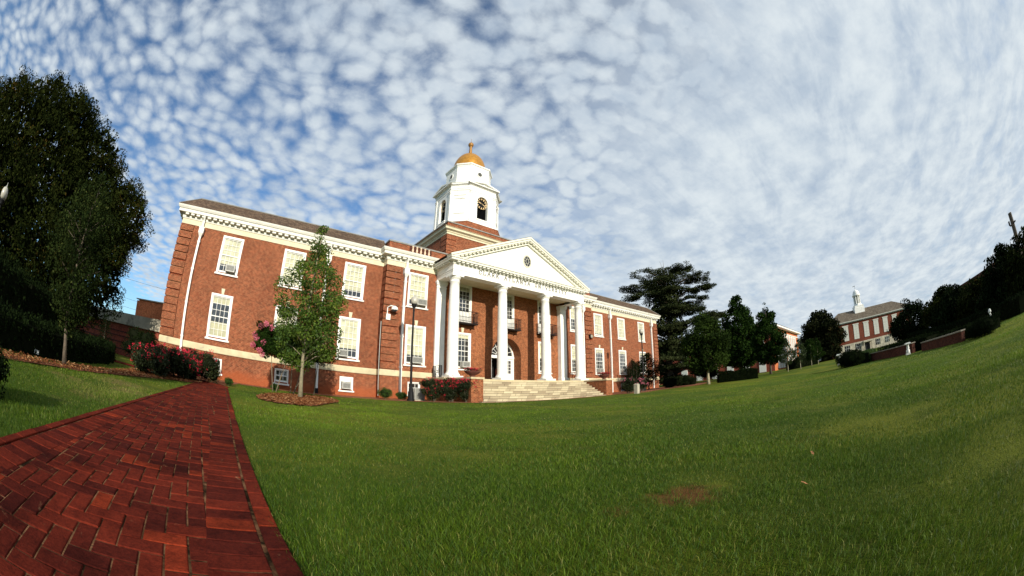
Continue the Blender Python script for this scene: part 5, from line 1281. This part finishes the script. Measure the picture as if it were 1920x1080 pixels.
tree('conical_tree', 'small bright conical tree with thin trunk before the white striped facade', (27.3, -18.1), 3.95, .05, [(1.0, .55), (1.5, 1.05), (2.2, 1.0), (3.0, .65), (3.6, .3), (3.95, .06)], 80, .25, 5000, .12, L_MID, BARKL, 34, 'trees', 12, .01)
tree('conical_tree', 'small bright tree at the right end of the white striped facade', (29.3, -19.6), 3.9, .05, [(.9, .5), (1.4, .95), (2.2, .9), (3.0, .6), (3.6, .25), (3.9, .06)], 80, .25, 5000, .12, L_MID, BARKL, 35, 'trees', 12, .01)
tree('conical_tree', 'small dim tree standing before the dark magnolia, left of its pair', (33.0, -20.9), 3.9, .05, [(.9, .5), (1.3, 1.05), (2.1, 1.1), (3.0, .7), (3.6, .3), (3.9, .06)], 80, .28, 4500, .13, L_CRAPE, BARKL, 36, 'trees', 12, .01)
tree('conical_tree', 'small dim tree standing before the dark magnolia, right of its pair', (35.0, -21.8), 3.6, .05, [(.8, .5), (1.3, 1.0), (2.0, 1.05), (2.8, .7), (3.4, .3), (3.6, .06)], 80, .28, 4500, .13, L_CRAPE, BARKL, 37, 'trees', 12, .01)
tree('magnolia_tree', 'large round dark magnolia left of the hall with the white cupola', (63.5, -21.5), 10.3, .4, [(.3, 3.6), (1.6, 5.2), (4.0, 5.6), (6.4, 4.9), (8.4, 3.4), (9.7, 1.8), (10.3, .4)], 240, 1.2, 28000, .50, L_MAG, BARK, 38, 'trees', 14, .05)
for i, (x, y, h, lb) in enumerate(((95, -8, 11.0, 'distant tree left of the magnolia top, behind the striped facade end'), (118, -6, 13, 'distant tree just over the roof end of the striped facade'))):
    tree('distant_tree', lb, (x, y), h, .3, [(1, 4), (4, 5.5), (8, 4.5), (h-1, 2.2), (h, .5)], 70, 1.4, 5000, .7, L_HEDGE, BARK, 60+i, 'trees', 5, .05)
# spiky shrub and dark shrubs by the hall's right end
t = thing('spiky_shrub', (12.9, -4.3, H(12.9, -4.3)), 'spiky dark shrub with upright shoots in front of the right wing', 'shrub', 'shrubs by the right wing')
m = MB(); rg = random.Random(3); cl = []
for i in range(26):
    a = rg.random()*2*PI; q = rg.random(); tx, ty, tz = 12.9+1.25*q*math.cos(a), -4.3+1.0*q*math.sin(a), H(12.9, -4.3)+rg.uniform(1.8, 3.5)*(1-.35*q)
    m.tube([(12.9+.2*math.cos(a), -4.3+.2*math.sin(a), .3), (12.9+.7*q*math.cos(a), -4.3+.7*q*math.sin(a), tz*.5), (tx, ty, tz)], .03, 5, .008)
    for k in range(9): f = .35+.65*k/8; cl.append((12.9+(tx-12.9)*f, -4.3+(ty+4.3)*f, .4+(tz-.4)*f))
m.build('stem', BARK, t); leaf_obj('foliage', cl, np.full(len(cl), .17), 9000, .13, L_HEDGE, t, 91, asp=.25)
tree('dark_tree', 'dark low tree under the right corner of the hall', (17.3, -3.6), 4.0, .08, [(.6, 1.0), (1.4, 1.7), (2.6, 1.7), (3.5, 1.0), (4.0, .2)], 90, .45, 7000, .14, L_HEDGE, BARK, 92, 'shrubs by the right wing', 8, .02)
for i, (x, y, r, h, lb) in enumerate(((21.0, -4.5, 1.0, 1.0, 'low dark shrub between the dark low tree and the cedar trunk'), (24.5, -5.0, 1.3, .9, 'low dark shrub nearest the cedar trunk'), (40, -2.0, 2.6, 3.6, 'tall dark shrub mass beneath the cedar, right of its trunk'), (37, 6.0, 3.0, 4.6, 'dark shrub mass behind the cedar trunk'))):
    bush('dark_shrub', lb, (x, y), ell(9, r, r*.8, h, .45*r+.2, 95+i), 5200, .12 if r < 2 else .2, L_HEDGE, 96+i, 'dark shrubs near the cedar')
hedge('hedge', 'long clipped dark hedge on the lawn right of the cedar', [(19.0, -11.3), (21.4, -15.2)], 1.2, 1.02, 7000, .075, L_HEDGE, 101)
hedge('hedge', 'dark hedge in front of the striped facade, half hidden by the small trees', [(36, -17.2), (47, -20.5)], 1.4, 1.1, 3500, .12, L_HEDGE, 102)
# right side: ball shrub, low wall, pedestal, hedges
bush('ball_shrub', 'big rounded dark shrub at the left end of the low brick wall', (12.9, -26.0), [(0, 0, .62, 1.25, 1.05, .74), (.5, .5, .60, 1.1, 1.0, .70), (-.3, -.4, .58, 1.1, .9, .68)], 22000, .07, L_HEDGE, 110, None)
hedge('hedge', 'low lighter clipped hedge just right of the rounded dark shrub', [(14.2, -27.3), (17.5, -28.4)], 1.2, .86, 4000, .06, L_BOX, 111)
bush('ball_shrub', 'rounded dark shrub near the right edge beyond the lawn crest', (-2.6, -32.7), [(0, 0, .36, 1.0, .8, .42), (.8, .1, .32, .8, .7, .38), (-.8, 0, .32, .8, .7, .38)], 16000, .045, L_HEDGE, 112, None)
def garden_wall(pts, h, label, off):
    z = 0; t = thing('brick_wall', (*pts[0], 0), label, 'wall', 'low brick garden walls')
    m = MB(); c = MB()
    for a, b in zip(pts[:-1], pts[1:]):
        d = Vector((b[0]-a[0], b[1]-a[1])); L = d.length; d /= L; nr = Vector((d.y, -d.x)); mid = (Vector(a)+Vector(b))/2; g = H(mid.x, mid.y)
        m.obox((mid.x, mid.y), d, nr, L/2, .14, g-.3, g+h); c.obox((mid.x, mid.y), d, nr, L/2+.03, .19, g+h, g+h+.06)
    m.build('wall', BRICKD, t); c.build('coping', mat('dull_coping', (.24, .21, .16), .9, .2, 2), t); return t
garden_wall([(15.2, -27.9), (9.6, -30.1), (6.9, -30.8)], .60, 'low brick wall with pale coping between the rounded shrub and the white pedestal', 0)
garden_wall([(5.0, -31.1), (-.6, -32.3)], .46, 'low brick wall with pale coping right of the white pedestal', 1)
def pedestal(x, y, label, s=1.0):
    z = H(x, y); t = thing('baluster_pedestal', (x, y, z), label, 'pedestal', 'white baluster pedestals')
    MB().box(x-.17*s, x+.17*s, y-.17*s, y+.17*s, z-.05, z+.10*s).build('base', PLAST, t)
    MB().lathe([(.13*s, .10*s), (.16*s, .14*s), (.15*s, .28*s), (.09*s, .36*s), (.13*s, .42*s), (.09*s, .48*s), (.10*s, .56*s), (.15*s, .64*s)], x, y, 20, z).build('shaft', PLAST, t, smooth=True)
    MB().box(x-.23*s, x+.23*s, y-.23*s, y+.23*s, z+.64*s, z+.70*s).box(x-.19*s, x+.19*s, y-.19*s, y+.19*s, z+.70*s, z+.73*s).build('top', PLAST, t)
pedestal(6.2, -30.15, 'white turned pedestal standing in the gap of the low brick wall')
pedestal(22.0, -25.0, 'distant white pedestal showing just above the rounded dark shrub', 1.5)
hedge('hedge', 'dark hedge behind the low brick wall left of the pedestal', [(14.5, -29.4), (7.0, -32.6)], 1.6, .82, 5000, .08, L_HEDGE, 113)
hedge('hedge', 'dark hedge behind the low brick wall right of the pedestal', [(5.0, -32.9), (-1.5, -34.2)], 1.4, .52, 5000, .07, L_HEDGE, 114)
t = thing('bollard_light', (1.9, -35.8, 0), 'pale round-topped bollard light among dark shrubs near the right edge', 'bollard')
MB().lathe([(.10, -.05), (.10, .70), (.07, .72), (.07, .80)], 1.9, -35.8, 16, 0).build('post', PLAST, t); MB().lathe([(.115, .80), (.12, .86), (.08, .95), (.02, .98)], 1.9, -35.8, 16, 0).build('cap', PLAST, t)
# tree mass on the right
for i, (x, y, h, w_, lb, sd) in enumerate(((37.3, -38.4, 5.8, 4.4, 'leftmost of the dark trees beside the hall with the cupola', 1), (30.0, -42.5, 5.2, 4.6, 'second dark tree in the row right of the hall with the cupola', 2), (25.5, -42.5, 4.7, 4.0, 'dark tree below the long roof slope on the right', 3), (21.0, -44.0, 4.3, 4.0, 'low dark tree right of the long roof slope foot', 4), (14.5, -45.6, 5.7, 4.4, 'tall dark tree before the orange brick end wall', 5), (9.5, -46.5, 5.3, 4.4, 'tall dark tree at the right edge, below the leaning pole', 6), (4.5, -46.0, 4.1, 3.4, 'dark tree at the extreme right edge', 7))):
    tree('evergreen_tree', lb, (x, y), h, .2, [(.1, w_*.75), (h*.3, w_), (h*.6, w_*.85), (h*.85, w_*.45), (h, .2)], 130, .8, 15000, .32, L_DARK if i % 2 else L_HEDGE, BARK, 120+i, 'trees', 8, .04)
hedge('hedge', 'long dark clipped hedge below the trees on the right', [(33, -37), (20, -38.5), (10, -39.5), (2, -39.8)], 2.0, 1.0, 6000, .12, L_HEDGE, 130)

# ================================================================== other buildings
def frame_of(a, b):
    a = Vector(a); b = Vector(b); d = (b-a); L = d.length; d /= L; nr = Vector((d.y, -d.x)); return a, d, nr, L
def obx(m, A, u0, u1, q0, q1, z0, z1):
    a, d, nr, L = A; c = a+d*((u0+u1)/2)+nr*((q0+q1)/2); m.obox((c.x, c.y), (d.x, d.y), (nr.x, nr.y), (u1-u0)/2, abs(q1-q0)/2, z0, z1)
# --- hall with cupola
Fa = frame_of((110.9, -23.0), (119.0, -58.5)); a, d, nr, L = Fa
t = thing('cupola_hall', (a.x, a.y, 1.0), 'far red brick hall with tan hipped roof and a white cupola', 'building')
m = MB(); obx(m, Fa, 0, L, -13, 0, -1, 11.5); m.build('wall', brick_mat('hall_brick', (.19, .040, .020), (.13, .026, .014), (.15, .07, .04)), t)
m = MB(); obx(m, Fa, 0, L, -.2, .12, 0, 4.9); m.build('ground_storey', CONC, t)
m = MB(); obx(m, Fa, -.3, L+.3, -13.3, .5, 11.5, 11.75); obx(m, Fa, -.6, L+.6, -13.6, .8, 11.75, 12.0); m.build('cornice', GREYM, t)
def P3(A, u, q, z): a, d, nr, L = A; p = a+d*u+nr*q; return (p.x, p.y, z)
V = [P3(Fa, -.6, .8, 12), P3(Fa, L+.6, .8, 12), P3(Fa, L+.6, -13.6, 12), P3(Fa, -.6, -13.6, 12), P3(Fa, 6, -6.4, 15.9), P3(Fa, L-6, -6.4, 15.9)]
MB().add(V, [(0, 1, 5, 4), (1, 2, 5), (2, 3, 4, 5), (3, 0, 4)]).build('roof', ROOFF, t)
wu = [3.2+4.22*i for i in range(8)]
wins = [9.6-4.22+4.0*i for i in range(-1, 7)]
m0 = None
for i, u in enumerate([x for x in (1.2, 5.3, 9.6, 13.9, 18.2, 22.4, 26.7, 31.0)]):
    m = MB(); obx(m, Fa, u+.2, u+2.3, .0, .10, 5.95, 10.5); obx(m, Fa, u, u+2.5, .0, .18, 10.5, 10.85); wnd = m.build('window', mat('far_window', (.50, .50, .44), .6), t)
    m = MB()
    for k in range(1, 6): obx(m, Fa, u+.15, u+2.35, .10, .12, 5.95+k*.8-.03, 5.95+k*.8+.03)
    obx(m, Fa, u+1.22, u+1.28, .10, .12, 6, 10.6); m.build('glazing_bars', GREYM, wnd)
    if i not in (3,):
        m = MB(); obx(m, Fa, u+.2, u+2.3, .1, .16, 2.6, 4.4); wq = m.build('window', MATS['dark_glass'], t)
        m = MB(); obx(m, Fa, u+.75, u+.85, .16, .2, 2.6, 4.4); obx(m, Fa, u+1.6, u+1.7, .16, .2, 2.6, 4.4); obx(m, Fa, u+.2, u+2.3, .16, .2, 3.45, 3.55); m.build('glazing_bars', GREYM, wq)
m = MB(); obx(m, Fa, 13.0, 16.8, .1, 1.2, 4.3, 4.75); obx(m, Fa, 13.1, 13.4, .6, 1.0, 1.5, 4.3); obx(m, Fa, 16.4, 16.7, .6, 1.0, 1.5, 4.3); m.build('porch', CONC, t)
m = MB(); obx(m, Fa, 13.9, 15.9, .12, .18, 1.5, 4.1); m.build('door', MATS['dark_glass'], t)
cu = P3(Fa, 14.6, -5.6, 0)
m = MB().obox((cu[0], cu[1]), (d.x, d.y), (nr.x, nr.y), 2.15, 2.0, 13.2, 16.1).obox((cu[0], cu[1]), (d.x, d.y), (nr.x, nr.y), 1.9, 1.9, 16.1, 16.9)
m.lathe([(1.85, 0), (1.85, .35), (1.55, .4), (1.55, .7)], cu[0], cu[1], 8, 16.9)
for k in range(8):
    an = 2*PI*(k+.5)/8; m.lathe([(.22, 0), (.20, 2.6)], cu[0]+1.28*math.cos(an), cu[1]+1.28*math.sin(an), 8, 17.6)
m.lathe([(1.6, 0), (1.75, .2), (1.75, .4), (1.45, .5), (1.42, .9), (1.15, 1.6), (.6, 2.05), (.15, 2.2), (.08, 2.6)], cu[0], cu[1], 24, 20.2)
cup = m.build('cupola', WHITE, t)
MB().lathe([(.95, 0), (.95, 2.7)], cu[0], cu[1], 8, 17.55).build('louvre', GREYM, cup)
MB().tube([(cu[0], cu[1], 22.6), (cu[0], cu[1], 24.0)], .05, 5).box(cu[0]-.05, cu[0]+.05, cu[1]-.1, cu[1]+.9, 23.6, 23.75).build('weathervane', IRON, cup)

# --- striped hall: long facade (facing south) with tall white strips, west side with windows
t = thing('striped_hall', (57, -11, .9), 'brick hall with tall white window strips, half hidden behind the conical trees', 'building')
S1 = frame_of((57, -11.1), (88.2, -13.3)); S2 = frame_of((57, 30), (57, -11.1))
bl = [(57, -11.1), (88.2, -13.3), (90, 12), (76, 30), (57, 30)]
MB().prism(bl, -.5, 9.55).build('wall', BRICKF, t); m = MB(); obx(m, S1, .02, 31.2, -.1, .05, -.3, 9.54); m.build('south_wall', BRICKO, t)  # west side's shade is put into darker brick; south slab stays orange
MB().prism([(56.0, -12.2), (89.2, -14.4), (91, 12.5), (76, 31), (56, 31)], 9.6, 9.95).build('cornice', WHITE, t)
V = [(55.9, -12.3, 9.96), (89.3, -14.5, 9.96), (91.1, 12.5, 9.96), (76, 31.1, 9.96), (55.9, 31.1, 9.96), (66, -2, 12.3), (80, -3, 12.3), (70, 20, 12.3)]
MB().add(V, [(0, 1, 6, 5), (1, 2, 6), (2, 3, 7, 6), (3, 4, 7), (4, 0, 5, 7), (5, 6, 7)]).build('roof', SLATE, t)
MB().box(70, 71.6, -8, -6.5, 10.5, 13.0).build('chimney', BRICKO, t)
for i in range(9):
    u = 3.2+i*2.75; m = MB(); obx(m, S1, u, u+1.9, -.05, .16, 1.3, 8.55); ws = m.build('window_strip', PLAST, t)
    m = MB()
    obx(m, S1, u+.45, u+1.45, .16, .17, 1.8, 8.2)
    m.build('pane', mat('pale_pane', (.45, .47, .46), .3), ws)
m = MB(); obx(m, S1, .3, 30.6, -.02, .25, 8.6, 8.8); m.build('string_course', PLAST, t)
for i in range(11):
    u = 1.2+i*3.65
    m = MB(); obx(m, S2, u, u+1.5, -.05, .12, 1.0, 3.6); m.build('window', PLAST, t)
    m = MB(); obx(m, S2, u, u+1.5, -.05, .12, 5.3, 7.6); wq = m.build('window', PLAST, t); m = MB(); obx(m, S2, u+.25, u+1.25, .12, .13, 5.5, 7.4); m.build('pane', MATS['dark_glass'], wq)
m = MB(); obx(m, S2, 0, 41, -.02, .2, 8.6, 8.85); obx(m, S2, 0, 41, -.02, .15, 4.4, 4.6); m.build('string_course', PLAST, t)
# --- low brick building left, with concrete band
t = thing('service_building', (-45, 8, 0), 'low dark brick building with weathered concrete top band, left of the hall', 'building')
G1 = frame_of((-58, 14.9), (-26.6, 3.9))
m = MB(); obx(m, G1, 0, G1[3], -14, 0, -1.5, 2.35); m.build('wall', BRICKD if False else brick_mat('service_brick', (.38, .070, .034), (.29, .052, .028), (.16, .07, .05)), t)
m = MB(); 
for z in (.45, .95, 1.4, 1.75): obx(m, G1, 0, G1[3], -.02, .035, z, z+.07)
m.build('groove_shade_strips', mat('groove_shade', (.03, .012, .01), .9), t)  # raised strips for grooves; the groove shade is put into their colour
m = MB(); obx(m, G1, -.3, G1[3]+.0, -14.3, .22, 2.36, 3.22); m.build('concrete_band', CONC, t)
t = thing('brick_penthouse', (-29, 13, 0), 'bright orange brick block rising behind the concrete band', 'building')
G2 = frame_of((-33.7, 12.9), (-24, 9.8)); m = MB(); obx(m, G2, 0, G2[3], -6, 0, -.5, 5.3); obx(m, G2, .25, G2[3]-.25, -5.8, -.1, 5.3, 5.42); m.build('wall', BRICKO, t)
m = MB(); obx(m, G2, -.1, G2[3]+.1, -6.1, .1, 5.42, 5.5); m.build('coping', CONC, t)
# --- gabled brick building right
t = thing('gabled_building', (52, -62, .8), 'dark brick building with a long roof slope rising to the right behind the trees', 'building')
# eaves wall runs from far (north-east) to near (south-west); gable end faces the lawn
ga = [(66, -55.2), (46.5, -60.0), (41, -74), (60, -78)]
MB().prism(ga, -.5, 7.6).build('wall', BRICKD, t)
MB().add([(66, -55.2, 7.6), (46.5, -60, 7.6), (41, -74, 7.6), (60, -78, 7.6), (64, -66, 8.5), (43.5, -67.4, 8.5)], [(0, 1, 5, 4), (2, 3, 4, 5)]).build('roof', SLATE, t)
MB().add([(46.5, -60, 7.6), (41, -74, 7.6), (43.5, -67.4, 8.5), (60, -78, 7.6), (66, -55.2, 7.6), (64, -66, 8.5)], [(0, 2, 1), (3, 5, 4)]).build('gable', BRICKF, t)
for i in range(4):
    x = 49+i*3.8; y = -59.4+i*.93; MB().box(x, x+1.0, y-.2, y+.35, 2.5, 5.3).build('window', GREYD, t)
# --- utility pole and wires
t = thing('utility_pole', (17.6, -51.3, .1), 'leaning wooden utility pole with a small transformer bracket at the right edge', 'pole')
MB().tube([(17.7, -51.5, -.2), (17.5, -51.2, 8.5)], .36, 12, .30).build('pole', BARK, t)
MB().box(16.7, 18.3, -51.35, -51.15, 7.4, 7.52).lathe([(.14, 0), (.14, .4)], 18.1, -51.0, 10, 7.5).build('bracket', IRON, t)
for i, (z, dz) in enumerate(((6.35, 'lowest'), (7.5, 'middle'), (9.75, 'topmost'))):
    P = []
    for k in range(25): f = k/24; P.append((-75+110*f, 26+8*f, z+.35*(i == 2)+1.6*(2*f-1)**2-.7))
    tag(MB().tube(P, .014, 4).build('power_line', IRON, None), dz+' of the three thin wires against the sky left of the hall', 'wire', 'overhead wires')
# --- a parked car in the distance
def car(x, y, yaw, label):
    z = H(x, y); t = thing('parked_car', (x, y, z), label, 'car'); c, s = math.cos(yaw), math.sin(yaw)
    def tr(m):
        m.v = [(x+a*c-b*s, y+a*s+b*c, z+q) for a, b, q in m.v]; return m
    def side(prof, hw):
        m = MB(); n = len(prof); V = [(a, -hw, q) for a, q in prof]+[(a, hw, q) for a, q in prof]
        m.add(V, [tuple(range(n)), tuple(reversed(range(n, 2*n)))]+[(i, n+i, n+(i+1) % n, (i+1) % n) for i in range(n)]); return tr(m)
    side([(-2.2, .35), (2.15, .35), (2.2, .7), (1.9, .85), (1.1, .95), (.55, 1.38), (-.8, 1.42), (-1.7, 1.0), (-2.2, .95)], .86).build('body', mat('car_paint', (.03, .035, .05), .25, spec=.6), t)
    side([(.95, .97), (.5, 1.33), (-.75, 1.36), (-1.45, 1.0)], .875).build('window', MATS['dark_glass'], t)
    for a in (-1.35, 1.35):
        for b in (-.80, .80):
            m = MB(); m.tube([(a, b-.1, .32), (a, b+.1, .32)], .32, 16); tr(m).build('wheel', IRON, t)
car(57.0, -19.0, 1.2, 'small dark parked car before the striped hall, right of the small bright trees')
